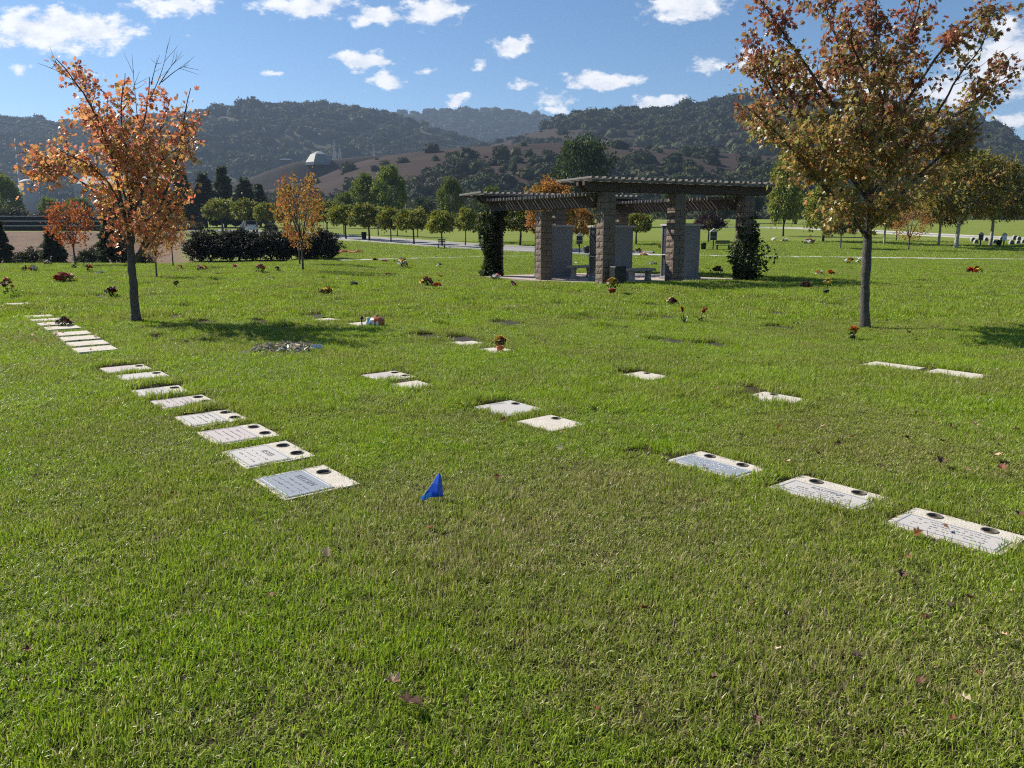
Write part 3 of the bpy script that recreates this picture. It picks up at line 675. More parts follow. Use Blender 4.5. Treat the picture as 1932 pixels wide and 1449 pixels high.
def lawn(name, label, y0, y1, cell, protos, seed, hscale=1.0, gap=.035):
    P, tall, lift, r = grass_points(y0, y1, cell, seed, gap); k = slab_clear(P, PAVED); P, tall, lift = P[k], tall[k], lift[k]; n = len(P)
    z = ground_z(P[:, 0], P[:, 1]) + lift; lf = P[:, 0] / P[:, 1]; edge = 41.5 + 2.0 * sstep(-.45, -.25, lf) + .4
    k = (P[:, 1] < edge + 40 * sstep(-.3, -.2, lf))
    for cl, rad in ((rc, 3.15), (rc3, 1.25), (path_line, .65)):
        if y1 > 40:
            for s in range(0, len(cl), 1): k &= (np.abs(P[:, 0] - cl[s, 0]) > rad) | (np.abs(P[:, 1] - cl[s, 1]) > rad) | (np.hypot(P[:, 0] - cl[s, 0], P[:, 1] - cl[s, 1]) > rad)
    P, tall, z = P[k], tall[k], z[k]; n = len(P)
    hgt = (.84 + .5 * fbm(P[:, 0] / .45, P[:, 1] / .45, 3, 31) + .15 * fbm(P[:, 0] / 3, P[:, 1] / 3, 2, 41)) * (1 + tall) * hscale
    s = r.uniform(.85, 1.15, n); scl = np.stack([s, s, hgt * r.uniform(.85, 1.15, n)], -1); rot = np.zeros((n, 3)); rot[:, 2] = .55 + 2.2 * fbm(P[:, 0] / 1.1, P[:, 1] / 1.1, 3, 61) + r.normal(0, .55, n); rot[:, 0] = r.normal(0, .12, n); rot[:, 1] = r.normal(0, .12, n)
    return tag(instancer(name, np.concatenate([P, z[:, None]], 1), rot, scl, r.integers(0, len(protos), n), protos), label, 'grass', kind='stuff')
PAVED = [(2.83, 24.2), (8.67, 26.92), (4.55, 32.7), (-1.19, 29.86), (-.95, 29.3)]      # the pergola's floor
near_p = [blades(108, .075, .033, .012, .0043, 200 + i, 1.15) for i in range(7)]
mid_p = [blades(105, .10, .056, .015, .0048, 220 + i, 1.0) for i in range(6)]
far_p = [blades(165, .21, .082, .02, .009, 240 + i) for i in range(6)]
lawn('grass', 'short green lawn grass close to the camera', 1.2, 7.0, .066, near_p, 1, gap=.03)
lawn('grass', 'short green lawn grass across the middle of the plot', 7.0, 15.0, .088, mid_p, 2, gap=.06)
lawn('grass', 'short green lawn grass stretching to the far path', 15.0, 50.0, .19, far_p, 3, gap=.14)
far2_p = [blades(190, .44, .085, .02, .016, 260 + i) for i in range(5)]
lawn('grass', 'mown grass on both sides of the far path', 50.0, 84.0, .40, far2_p, 4)
# ------------------------------------------------------------------ trees
m_bark = pm('grey_bark', (.13, .115, .10), (.055, .05, .045), 18, .9, .9, 40)
m_bark_d = pm('dark_bark', (.06, .048, .04), (.03, .025, .02), 14, .95, .8, 30)
m_bark_p = pm('pale_bark', (.42, .40, .36), (.25, .24, .21), 6, .85, .5, 20)
m_leaf = leafmat('autumn_maple_leaves', .5, .4, .45)
m_leaf_t = leafmat('tree_foliage', .4, .55, .3)

MAPLE = np.array([(0, -.42, 0), (.16, -.40, 0), (.46, -.20, 0), (.24, -.06, 0), (.50, .22, 0), (.17, .20, 0), (0, .58, 0), (-.17, .20, 0), (-.50, .22, 0), (-.24, -.06, 0), (-.46, -.20, 0), (-.16, -.40, 0)])
def leaf_cloud(P, D, size, col, r, shape='maple', droop=.6):
    """leaves at points P, hanging roughly along D"""
    n = len(P); s = size * r.uniform(.65, 1.25, n)
    y = D + r.normal(0, .55, (n, 3)); y[:, 2] -= droop; y /= np.linalg.norm(y, axis=1)[:, None]
    q = r.normal(size=(n, 3)); x = np.cross(y, q); x /= np.linalg.norm(x, axis=1)[:, None]; z = np.cross(x, y)
    if shape == 'maple':
        L0 = np.concatenate([[[0, 0, 0]], MAPLE]); fold = r.uniform(-.1, .75, n); curl = r.uniform(-.5, .9, n)
        lx = L0[None, :, 0] * s[:, None]; ly = (L0[None, :, 1] + .42) * s[:, None]
        lz = (np.abs(L0[None, :, 0]) * fold[:, None] + (L0[None, :, 1] + .42) ** 2 * curl[:, None] * .5) * s[:, None]
        V = P[:, None, :] + lx[..., None] * x[:, None] + ly[..., None] * y[:, None] + lz[..., None] * z[:, None]
        k = np.arange(n)[:, None] * 13; T = np.concatenate([k + [0, 1 + i, 1 + (i + 1) % 12] for i in range(12)], 0); c = np.repeat(col, 13, 0)
    else:
        L0 = np.array([(0, 0, 0), (.36, .45, .12), (0, 1, -.08), (-.36, .45, .12)])
        V = P[:, None, :] + s[:, None, None] * (L0[None, :, 0, None] * x[:, None] + L0[None, :, 1, None] * y[:, None] + L0[None, :, 2, None] * z[:, None])
        k = np.arange(n)[:, None] * 4; T = np.concatenate([k + [0, 1, 2], k + [0, 2, 3]], 0); c = np.repeat(col, 4, 0)
    return V.reshape(-1, 3), T, c

def pick(pal, n, r, jit=.18):
    pal = np.array(pal); return pal[r.integers(0, len(pal), n)] * r.uniform(1 - jit, 1 + jit, (n, 1)) * r.uniform(.93, 1.07, (n, 3))

def smooth_line(P, n):
    P = np.array(P, float); t = np.r_[0, np.cumsum(np.linalg.norm(np.diff(P, axis=0), axis=1))]; u = np.linspace(0, t[-1], n)
    Q = np.stack([np.interp(u, t, P[:, i]) for i in range(3)], -1)
    for _ in range(2): Q[1:-1] = (Q[:-2] + 2 * Q[1:-1] + Q[2:]) / 4
    return Q

def near_maple(name, label, Y, base, trunk, limbs, r_base, pal, density, seed, bare=()):
    """limbs: (start depth offset, end depth offset, radius, leafiness, [pixels]) as read off the photograph, spread in depth so that the crown is round"""
    r = np.random.default_rng(seed); g = gpt(*base); Y = g[1]
    root = empty(name, g); tag(root, label, 'tree')
    G = np.array(g)
    mb = MB(); T = [at(px, py, Y) - G for px, py in trunk]; T[0] = np.array([0, 0, -.1]); T = smooth_line(T, 22)
    rr = r_base * np.linspace(1, .55, 22); rr[0] *= 1.35; rr[1] *= 1.15; rr *= 1 + r.normal(0, .055, 22); T[3:-3] += r.normal(0, .004, (16, 3)) * [1, 1, 0]
    mb.tube(T, rr, 14)
    tw = MB(); P = []; D = []; W = []
    def leaves_on(Q, dens, spread):
        n = max(int(dens * np.linalg.norm(np.diff(Q, axis=0), axis=1).sum() * 95), 1); u = r.uniform(0, 1, n) ** .8 * (len(Q) - 1.001); i = u.astype(int); f = (u - i)[:, None]
        p = Q[i] * (1 - f) + Q[i + 1] * f; d = Q[i + 1] - Q[i]; d /= np.linalg.norm(d, axis=1)[:, None] + 1e-9; o = r.normal(0, spread, (n, 3)); P.append(p + o); D.append(d * .6 + o / spread * .4)
    for d0, d1, rad, leafy, pts in limbs:
        n = len(pts); Q = np.array([at(px, py, Y + d0 + (d1 - d0) * (k / (n - 1)) ** .8) - G for k, (px, py) in enumerate(pts)]); Q = smooth_line(Q, 16)
        Q[2:] += np.cumsum(r.normal(0, .010, (14, 3)), 0)
        (mb if rad > .012 else tw).tube(Q, rad * np.linspace(1, .22, 16), 8 if rad > .012 else 6)
        L_ = np.linalg.norm(np.diff(Q, axis=0), axis=1).sum()
        # side shoots
        for s in range(int(L_ * 6.5 * min(leafy + .25, 1))):
            u = r.uniform(.22, .98); i = int(u * 14); p0 = Q[i]; dd = Q[i + 1] - Q[i]; dd /= np.linalg.norm(dd)
            side = r.normal(size=3); side -= dd * side.dot(dd); side /= np.linalg.norm(side); ln = r.uniform(.25, .75) * (1.15 - .6 * u)
            v = dd * .75 + side * .8 + np.array([0, 0, .25]); v /= np.linalg.norm(v)
            q = np.array([p0, p0 + v * ln * .5 + r.normal(0, .02, 3), p0 + v * ln + np.array([0, 0, .06]) + r.normal(0, .03, 3)]); tw.tube(q, [.007, .005, .002], 5)
            if r.uniform() < leafy: leaves_on(smooth_line(q, 5), density, .055)
            for _ in range(2):
                w = v * .6 + r.normal(0, .6, 3); w /= np.linalg.norm(w); k = q[1] + (q[2] - q[1]) * r.uniform(0, 1); q2 = np.array([k, k + w * ln * .35, k + w * ln * .6 + r.normal(0, .02, 3)]); tw.tube(q2, [.004, .003, .0015], 4)
                if r.uniform() < leafy: leaves_on(q2, density * 1.2, .055)
        if leafy > .3: leaves_on(Q[8:], density * .8, .07)
    for pts in bare:
        Q = np.array([at(px, py, Y + r.uniform(-.3, .3)) - G for px, py in pts]); Q = smooth_line(Q, 8); tw.tube(Q, np.linspace(.009, .002, 8), 5)
        for _ in range(4):
            i = r.integers(2, 7); v = Q[i] - Q[i - 1]; v = v / np.linalg.norm(v) + r.normal(0, .55, 3); tw.tube([Q[i], Q[i] + v * .12, Q[i] + v * .22], [.004, .003, .0015], 4)
    mb.build('trunk', m_bark, root, True); tw.build('twigs', m_bark_d, root)['kind'] = 'stuff'
    P = np.concatenate(P); D = np.concatenate(D); n = len(P)
    h = (P[:, 2] - P[:, 2].min()) / np.ptp(P[:, 2]); h = np.clip(h + r.normal(0, .22, n) + .25 * vnoise(P[:, 0] * 2.2, P[:, 2] * 2.2, seed), 0, .999)
    col = np.zeros((n, 3)); k = (h * len(pal)).astype(int)
    for i, pl in enumerate(pal): m_ = k == i; col[m_] = pick(pl, m_.sum(), r)
    V, T, c = leaf_cloud(P, D, .09, (col * .9 + .03) * 1.45, r, droop=.9)
    o = link('crown', np_mesh('crown', V, T, col=c), m_leaf, root); o['kind'] = 'stuff'
    return root

# palettes by height, lowest first (a maple turns from the top down)
palL = [[(.50, .18, .06), (.42, .19, .05), (.54, .15, .07), (.38, .22, .05)], [(.42, .18, .04), (.36, .19, .04), (.38, .24, .05), (.44, .14, .05), (.28, .19, .04)], [(.42, .165, .045), (.36, .18, .045), (.44, .13, .05), (.38, .22, .05), (.27, .17, .04)], [(.38, .13, .045), (.32, .14, .04), (.32, .09, .04), (.40, .115, .055)]]
near_maple('maple_tree', 'sparse orange leaved maple with bare top twigs standing by the marker row', 14, (257, 608),
    [(257, 608), (254, 570), (250, 520), (247, 480), (246, 430), (247, 390)],
    [(0, .3, .035, .8, [(247, 400), (245, 350), (250, 320), (263, 280), (275, 230), (282, 185), (285, 150)]),
     (0, -.7, .034, .95, [(246, 455), (228, 370), (207, 285), (178, 222), (150, 168), (118, 132), (103, 120)]),
     (0, .9, .03, .95, [(246, 475), (222, 405), (182, 362), (135, 332), (80, 303), (45, 306)]),
     (0, -1.1, .028, .9, [(247, 440), (210, 350), (160, 305), (118, 288), (100, 272)]),
     (0, .8, .034, .9, [(250, 498), (278, 450), (302, 395), (322, 335), (340, 280), (348, 225), (362, 165)]),
     (0, -.6, .03, .9, [(250, 500), (284, 456), (306, 425), (325, 395), (352, 372)]),
     (0, -1.2, .024, .9, [(246, 390), (238, 300), (232, 220), (240, 140)]),
     (0, 1.3, .026, .9, [(247, 420), (262, 340), (290, 270), (310, 215), (322, 190)]),
     (0, 1.4, .024, .9, [(246, 420), (225, 330), (205, 260), (170, 200), (158, 135)]),
     (0, -1.4, .024, .9, [(248, 410), (275, 350), (310, 300), (345, 268), (370, 262)]),
     (0, -.9, .02, .9, [(247, 470), (262, 430), (288, 405), (305, 400)]),
     (0, -.5, .018, .85, [(245, 460), (225, 435), (205, 425), (190, 400)]),
     (0, .6, .018, .9, [(248, 430), (255, 380), (272, 350), (285, 330)]),
     (0, .5, .012, .55, [(247, 500), (240, 475), (228, 460), (205, 452)]),
     (0, 1.0, .02, .85, [(150, 318), (110, 310), (75, 325), (65, 352)])],
    .09, palL, .26, 11, bare=[[(282, 190), (300, 150), (312, 115), (316, 84)], [(300, 160), (325, 120), (346, 104)], [(305, 155), (335, 130), (357, 122)], [(262, 250), (255, 180), (250, 120), (249, 102)], [(285, 160), (292, 130), (301, 104)], [(110, 125), (104, 116), (103, 113)]])
palR = [[(.28, .24, .035), (.34, .23, .045), (.22, .22, .035), (.40, .24, .06), (.40, .20, .06)], [(.27, .23, .035), (.30, .20, .04), (.20, .19, .03), (.36, .24, .045)], [(.27, .18, .035), (.30, .17, .04), (.24, .20, .035), (.34, .17, .045)], [(.29, .115, .035), (.24, .13, .033), (.33, .09, .04), (.22, .07, .03)], [(.29, .075, .036), (.25, .065, .03), (.34, .09, .04), (.20, .08, .028)]]
near_maple('maple_tree', 'tall full maple with brown red and olive leaves, its top out of frame', 13, (1632, 620),
    [(1632, 620), (1632, 560), (1634, 500), (1637, 440), (1640, 380), (1644, 300), (1648, 220)],
    [(0, .2, .05, 1, [(1646, 230), (1652, 140), (1655, 40), (1660, -60)]),
     (0, -.8, .04, 1, [(1636, 445), (1600, 408), (1558, 355), (1505, 295), (1455, 235), (1405, 195)]),
     (0, 1.0, .04, 1, [(1640, 380), (1580, 300), (1520, 220), (1465, 150), (1425, 100)]),
     (0, -1.3, .038, 1, [(1644, 310), (1590, 215), (1535, 130), (1480, 50), (1437, -10)]),
     (0, .7, .034, 1, [(1646, 240), (1600, 130), (1570, 40), (1545, -50)]),
     (0, -.7, .042, 1, [(1638, 430), (1690, 375), (1750, 315), (1810, 262), (1850, 230)]),
     (0, 1.1, .04, 1, [(1640, 380), (1710, 300), (1790, 220), (1860, 165), (1928, 128)]),
     (0, -1.3, .036, 1, [(1645, 290), (1710, 190), (1770, 100), (1820, 40), (1885, 20)]),
     (0, .8, .034, 1, [(1648, 220), (1700, 110), (1730, 20), (1745, -60)]),
     (0, -1.7, .03, 1, [(1640, 400), (1640, 330), (1630, 260), (1615, 190)]),
     (0, 1.7, .03, 1, [(1640, 390), (1660, 310), (1680, 230), (1700, 160)]),
     (0, -1.5, .028, 1, [(1636, 450), (1660, 410), (1690, 380), (1705, 340)]),
     (0, -1.2, .028, 1, [(1636, 450), (1610, 415), (1585, 400), (1555, 395)]),
     (0, 1.2, .028, 1, [(1637, 440), (1600, 380), (1560, 330), (1520, 320), (1480, 300)]),
     (0, .5, .024, 1, [(1600, 405), (1540, 330), (1480, 270), (1420, 240), (1395, 215)]),
     (0, .4, .026, 1, [(1590, 215), (1520, 160), (1450, 130), (1410, 140)]),
     (0, -.6, .022, 1, [(1700, 300), (1760, 270), (1800, 290), (1845, 280)]),
     (0, 1.3, .022, 1, [(1640, 420), (1690, 400), (1740, 350), (1790, 320)]),
     (0, 1.2, .022, 1, [(1500, 220), (1460, 180), (1430, 120), (1420, 70)]),
     (0, -.9, .022, .7, [(1760, 230), (1805, 150), (1850, 90), (1878, 10)]),
     (0, -.3, .022, .7, [(1800, 220), (1850, 190), (1890, 130), (1925, 100)]),
     (0, -1.9, .026, 1, [(1643, 320), (1660, 240), (1665, 160), (1655, 90)]),
     (0, -1.8, .026, 1, [(1646, 240), (1640, 160), (1610, 80), (1600, 10)]),
     (0, -1.6, .024, 1, [(1640, 370), (1600, 310), (1570, 270), (1555, 220)]),
     (0, -1.6, .024, 1, [(1640, 370), (1690, 310), (1725, 260), (1750, 210)])],
    .09, palR, .33, 23)

# ---- trees of the middle distance: prototypes shared by copies
def crown_cloud(r, n_cl, n_lf, fn, size, pal, cl_r, jit=.2, droop=.3):
    """fn(r,n) gives clump centres and outward directions in a unit crown"""
    Cc, O = fn(r, n_cl); tone = r.uniform(.8, 1.2, n_cl)
    P = np.repeat(Cc, n_lf, 0) + r.normal(0, 1, (n_cl * n_lf, 3)) * cl_r; D = np.repeat(O, n_lf, 0)
    cp = np.repeat(pick(pal, n_cl, r, .05), n_lf, 0); col = cp * np.repeat(tone, n_lf)[:, None] * r.uniform(1 - jit, 1 + jit, (len(P), 1))
    return leaf_cloud(P, D, size, col, r, 'leaf', droop)

def ball(rx, rz, zc, flat=0.0, hollow=.55):
    def fn(r, n):
        d = r.normal(size=(n, 3)); d /= np.linalg.norm(d, axis=1)[:, None]; d[:, 2] = np.where(d[:, 2] < -.75, -d[:, 2], d[:, 2])
        k = r.uniform(0, 90, 3); q = r.uniform(hollow, 1, n) ** .6 * (1 + .34 * vnoise(d[:, 0] * 2.2 + k[0] + d[:, 2] * 1.3, d[:, 1] * 2.2 + d[:, 2] * 1.7 + k[1], 3))
        p = d * q[:, None] * [rx, rx, rz]; p[:, 2] = np.where(p[:, 2] < 0, p[:, 2] * (1 - flat), p[:, 2]) + zc; return p, d
    return fn

def vase(rtop, z0, z1):
    """spreading upright crown, narrow at the foot"""
    def fn(r, n):
        t = r.uniform(0, 1, n) ** .75; th = r.uniform(0, 6.283, n); rad = rtop * (np.sin(np.clip(t * .93 + .1, 0, 1) * 2.55)) * r.uniform(.35, 1, n) ** .5 * (1 + .22 * vnoise(th * 1.6, t * 4, 3))
        p = np.stack([rad * np.cos(th), rad * np.sin(th), z0 + (z1 - z0) * t], -1); d = np.stack([np.cos(th) * .7, np.sin(th) * .7, np.full(n, .6)], -1); return p, d
    return fn

def cone(rb, z0, z1):
    def fn(r, n):
        t = r.uniform(0, 1, n) ** 1.25; th = r.uniform(0, 6.283, n); tier = .72 + .28 * np.abs(np.sin(t * 26)); rad = rb * (1 - t) ** .85 * tier * r.uniform(.3, 1, n) ** .4 + .03
        rad = rad * (1 + .35 * vnoise(th * 2.2, t * 9, 5)); p = np.stack([rad * np.cos(th), rad * np.sin(th), z0 + (z1 - z0) * t], -1); d = np.stack([np.cos(th), np.sin(th), np.full(n, -.15)], -1); return p, d
    return fn

TREES = {}
def proto(key, fn, n_cl, n_lf, size, pal, cl_r, trunk_h, trunk_r, branches=5, br_top=.75, bark=None, droop=.3, seeds=2):
    TREES[key] = []
    for s in range(seeds):
        r = np.random.default_rng(sum(map(ord, key)) * 13 + s * 101); V, T, c = crown_cloud(r, n_cl, n_lf, fn, size, pal, cl_r, droop=droop)
        crown = np_mesh('crown', V, T, col=c); crown.materials.append(m_leaf_t)
        mb = MB(); mb.tube([(0, 0, -.15), (0.01, 0, trunk_h * .3), (.015, .01, trunk_h * .7), (0, 0, trunk_h)], [trunk_r * 1.3, trunk_r, trunk_r * .9, trunk_r * .8], 10)
        for k in range(branches):
            a = 6.283 * k / branches + r.uniform(-.4, .4); rr = np.abs(V[:, :2]).max() * .55; zt = trunk_h + (V[:, 2].max() - trunk_h) * br_top * r.uniform(.7, 1.1)
            mb.tube([(0, 0, trunk_h * .92), (math.cos(a) * rr * .35, math.sin(a) * rr * .35, trunk_h + (zt - trunk_h) * .4), (math.cos(a) * rr, math.sin(a) * rr, zt)], [trunk_r * .62, trunk_r * .42, trunk_r * .12], 6)
        tm = mb.mesh('trunk', True); tm.materials.append(bark or m_bark_d); TREES[key].append((tm, crown, float(V[:, 2].max()), float(np.abs(V[:, 0]).max())))

olive = [(.17, .19, .026), (.22, .225, .03), (.13, .16, .022), (.25, .235, .036)]
proto('street', ball(1.0, .72, 1.5, .25), 130, 26, .16, olive, .10, .95, .055, 5, .55, seeds=6)
proto('broad', ball(1.0, 1.05, 1.35, .1), 190, 30, .12, [(.14, .18, .026), (.11, .155, .023), (.18, .21, .03)], .10, .6, .06, 6, .7)
proto('dark', ball(1.0, .85, 1.2, .2), 190, 30, .11, [(.045, .068, .018), (.055, .08, .02), (.036, .055, .016)], .10, .6, .07, 6, .6)
proto('lime', ball(.8, 1.3, 1.5, .1), 180, 28, .13, [(.25, .25, .035), (.20, .22, .03), (.15, .18, .025)], .11, .5, .05, 6, .7, droop=.8)
proto('rust', ball(1.0, .9, 1.35, .2), 170, 30, .11, [(.36, .16, .03), (.29, .15, .03), (.21, .15, .028), (.42, .18, .04)], .10, .7, .055, 6, .7, m_bark)
proto('bronze', ball(1.0, .85, 1.35, .25), 230, 34, .10, [(.25, .18, .034), (.20, .19, .032), (.30, .19, .04), (.17, .16, .03)], .10, .75, .055, 6, .7, m_bark_p)
proto('orange', vase(1.0, .65, 2.5), 150, 8, .10, [(.42, .19, .045), (.36, .20, .045), (.44, .15, .045), (.34, .22, .045)], .10, .8, .04, 7, .8, m_bark, seeds=3)
proto('red', vase(.95, .75, 2.3), 150, 12, .10, [(.42, .11, .03), (.36, .09, .028), (.40, .16, .03)], .085, .8, .04, 7, .8, m_bark)
proto('plum', ball(1.0, .7, 1.5, .3), 110, 24, .13, [(.045, .022, .03), (.06, .03, .035), (.035, .022, .022)], .11, .95, .05, 5, .6)
proto('conifer', cone(.72, .25, 3.0), 260, 20, .15, [(.06, .075, .032), (.07, .084, .036), (.05, .064, .028)], .045, 2.4, .06, 0, seeds=2)
proto('scrub', ball(1.0, .7, .75, .1, .4), 140, 26, .13, [(.03, .038, .016), (.045, .05, .02), (.06, .055, .025)], .11, .2, .05, 4, .6)
proto('hedge', ball(1.0, .95, .80, 0, .15), 380, 34, .085, [(.026, .03, .016), (.034, .034, .02), (.05, .042, .03), (.02, .025, .014)], .07, .15, .05, 4, .6)

def tree(key, name, label, px, base, top, width, Y=None, group=None, depth=1.0, seed=None, lean=0):
    """stand a copy so that it spans from base row to top row and is width pixels wide"""
    g = gpt(px, base) if Y is None else np.array([at(px, base, Y)[0], Y, 0])
    if Y is not None: g[2] = float(ground_z(g[0], g[1]))
    r = random.Random(px * 31 + base if seed is None else seed); tm, cm, H, R = r.choice(TREES[key])
    hh = CAMH + (HOR - top) / F * g[1] - g[2]; w = width / F * g[1] / 2
    o = empty(name, g, r.uniform(0, 6.28)); o.scale = (w / R, w / R * depth, hh / H); tag(o, label, 'hedge bush' if key == 'hedge' else 'tree', group)
    o.rotation_euler[1] = lean
    link('trunk', tm, None, o); link('crown', cm, None, o)
    return o
S = 'street trees along the road'
street = [(420, 432, 380, 62, 120), (468, 433, 383, 50, 116), (502, 436, 386, 42, 113), (537, 438, 388, 44, 110), (592, 440, 386, 46, 104), (618, 444, 387, 50, 100), (653, 451, 393, 50, None), (697, 454, 383, 56, None), (738, 457, 391, 48, None), (781, 461, 391, 52, None), (834, 466, 395, 60, None), (878, 463, 391, 44, None),
          (649, 442, 396, 36, 108), (714, 445, 396, 36, 104), (750, 447, 398, 36, 100), (788, 450, 398, 36, 96), (981, 464, 396, 64, None), (1200, 462, 399, 58, None), (918, 460, 398, 40, 80)]
lab = ['round street tree shading the white car at the far road', 'yellowish street tree just beside the white car', 'small street tree behind the low dark hedge', 'street tree half hidden by the orange sapling', 'street tree at the dark hedge end', 'tall clear trunk street tree where the road leaves the hedge', 'small round street tree first on the near kerb', 'broad round street tree by the black litter bin', 'street tree with slim trunk on the near kerb', 'leaning round street tree midway along the near kerb', 'widest round street tree on the near kerb', 'last round street tree before the ivy column',
       'small street tree on the far kerb behind the first one', 'thin street tree across the road from the litter bin', 'thin street tree second on the far kerb', 'thin street tree third on the far kerb', 'round green tree framed by the pergola beside the ivy column', 'dark round tree framed by the pergola centre', 'round tree tucked behind the ivy column']
for (px, b, t, w, Y), lb in zip(street, lab): tree('street', 'street_tree', lb, px, b, t - 4 + random.Random(px + 5).uniform(-8, 6), w * random.Random(px + 9).uniform(1.2, 1.7), Y, S, lean=random.Random(px).uniform(-.06, .06))
D_ = 'big trees behind the road'
tree('broad', 'broadleaf_tree', 'tallest of the green trees behind the road', 738, 432, 310, 84, 150, D_)
tree('broad', 'broadleaf_tree', 'broad green tree left of the tallest behind the road', 690, 432, 326, 82, 152, D_)
tree('broad', 'broadleaf_tree', 'low round green tree at the foot of the two big ones', 652, 432, 362, 64, 146, D_)
tree('broad', 'broadleaf_tree', 'round green tree standing alone before the oak hill', 850, 432, 333, 68, 150, D_)
tree('broad', 'broadleaf_tree', 'bright green tree top beside the orange tree behind the pergola', 925, 432, 350, 50, 150, D_)
tree('dark', 'broadleaf_tree', 'huge dark green tree rising above the pergola', 1098, 432, 259, 142, 160, D_)
tree('rust', 'autumn_tree', 'orange brown tree seen through and above the pergola', 1040, 466, 331, 118, 66)
tree('rust', 'autumn_tree', 'smaller orange tree low behind the middle pergola column', 1092, 464, 388, 76, 72)
tree('plum', 'plum_tree', 'dark purple leaved tree behind the pergola by the notice board', 1336, 458, 397, 68, None)
tree('lime', 'broadleaf_tree', 'drooping yellow green tree beside the pergola roof end', 1478, 440, 288, 76, 100)
tree('lime', 'broadleaf_tree', 'pale yellow green tree left of the maple trunk', 1552, 468, 330, 100, 82)
tree('bronze', 'broadleaf_tree', 'short olive tree with thick dark trunk behind the maple', 1585, 470, 380, 80, None)
tree('bronze', 'broadleaf_tree', 'olive tree with a pale grey trunk beside the thick trunked one', 1668, 462, 352, 90, None)
tree('red', 'autumn_tree', 'dark red tree peeping out behind the orange sapling', 1690, 462, 380, 60, 84)
tree('orange', 'autumn_tree', 'small orange sapling with slim trunk beyond the lawn path', 1714, 474, 386, 72, None)
tree('bronze', 'broadleaf_tree', 'great bronze tree with two white trunks on the upper lawn', 1803, 470, 286, 190, None)
tree('bronze', 'broadleaf_tree', 'bronze tree with a stout trunk before the round headstones', 1868, 464, 296, 140, None)
tree('bronze', 'broadleaf_tree', 'olive bronze tree with forked dark trunk left of the white trunks', 1770, 464, 330, 110, None)
tree('dark', 'broadleaf_tree', 'very dark tree filling the edge behind the bronze trees', 1945, 455, 310, 130, 110)
for i, (px, b, t, w, Y) in enumerate(((348, 430, 318, 46, 150), (390, 430, 328, 46, 150), (426, 430, 318, 48, 152), (466, 430, 338, 46, 150), (492, 430, 350, 40, 156), (312, 430, 340, 44, 156))):
    tree('conifer', 'conifer_tree', ['dark conifer touching the orange maple crown', 'pointed dark conifer second from the orange maple', 'tallest dark conifer of the far row', 'squat dark conifer behind the car road', 'small dark conifer next to the orange sapling', 'dark conifer hidden behind the orange maple'][i], px, b, t, w * 1.5, Y, 'conifers in the far row')
for i, (px, b, t, w, Y) in enumerate(((105, 503, 428, 74, 52), (218, 503, 405, 92, 50), (0, 505, 415, 80, 50))):
    tree('conifer', 'conifer_tree', ['small loose conifer below the lawn edge by the orange sapling', 'bushy dark conifer behind the maple trunk', 'dark conifer cut by the frame below the terraces'][i], px, b, t, w, Y, 'conifers below the lawn edge', lean=.05)
for i, (px, t, w, Y) in enumerate(((2, 322, 84, 175), (98, 372, 44, 180), (150, 372, 60, 185), (215, 365, 60, 180), (560, 372, 60, 175), (270, 345, 80, 190), (590, 380, 60, 150), (800, 372, 60, 190), (900, 368, 50, 190), (1150, 372, 90, 190), (1270, 362, 90, 200), (1400, 352, 110, 200), (980, 375, 60, 200), (1500, 350, 100, 190), (1620, 345, 110, 180), (1345, 372, 70, 180))):
    tree('broad' if i in (0, 1, 2, 6) else 'dark', 'oak_tree', ['dark oak at the far field edge in front of the grey silo', 'small dark oak right of the silo', 'dark oak behind the maple crown left side', 'dark oak behind the maple trunk at the terraces', 'dark oak between conifers and orange sapling', 'dark oak behind the maple crown right side', 'low dark oak behind the hedge end', 'dark oak left of the lone green tree', 'dark oak just left of the pergola roof', 'dark oak seen through the pergola middle', 'dark oak above the pergola roof centre', 'dark oak at the pergola roof end', 'dark oak left of the purple plum far behind', 'dark oak behind the drooping yellow tree', 'dark oak behind the tall maple', 'dark oak above the purple plum tree'][i], px, 430, t, w, Y, 'oaks at the foot of the hills')
tree('red', 'autumn_sapling', 'small red orange maple sapling at the lawn edge', 143, 503, 376, 92, None)
tree('orange', 'autumn_sapling', 'slim orange sapling just behind the big maple trunk', 296, 525, 365, 88, None, lean=-.03)
tree('orange', 'autumn_sapling', 'thin orange sapling at the lawn edge beside the hedge', 327, 504, 372, 74, None)
tree('orange', 'autumn_sapling', 'upright orange maple sapling in front of the dark hedge', 572, 513, 318, 112, None)
tree('orange', 'autumn_sapling', 'second orange sapling right behind the one at the hedge', 566, 501, 340, 84, None)
for i, px in enumerate((398, 452, 512, 566, 606)):
    tree('hedge', 'hedge_bush', ['dark purple green hedge bush at the bare field end', 'dark hedge bush second from the bare field', 'dark hedge bush in the middle of the row', 'dark hedge bush behind the orange sapling trunk', 'dark hedge bush at the road end'][i], px, 491, 426 + (4, -2, 3, 5, 0)[i], (112, 112, 108, 106, 92)[i], 46.5 + .8 * i, 'dark bushes forming the hedge')
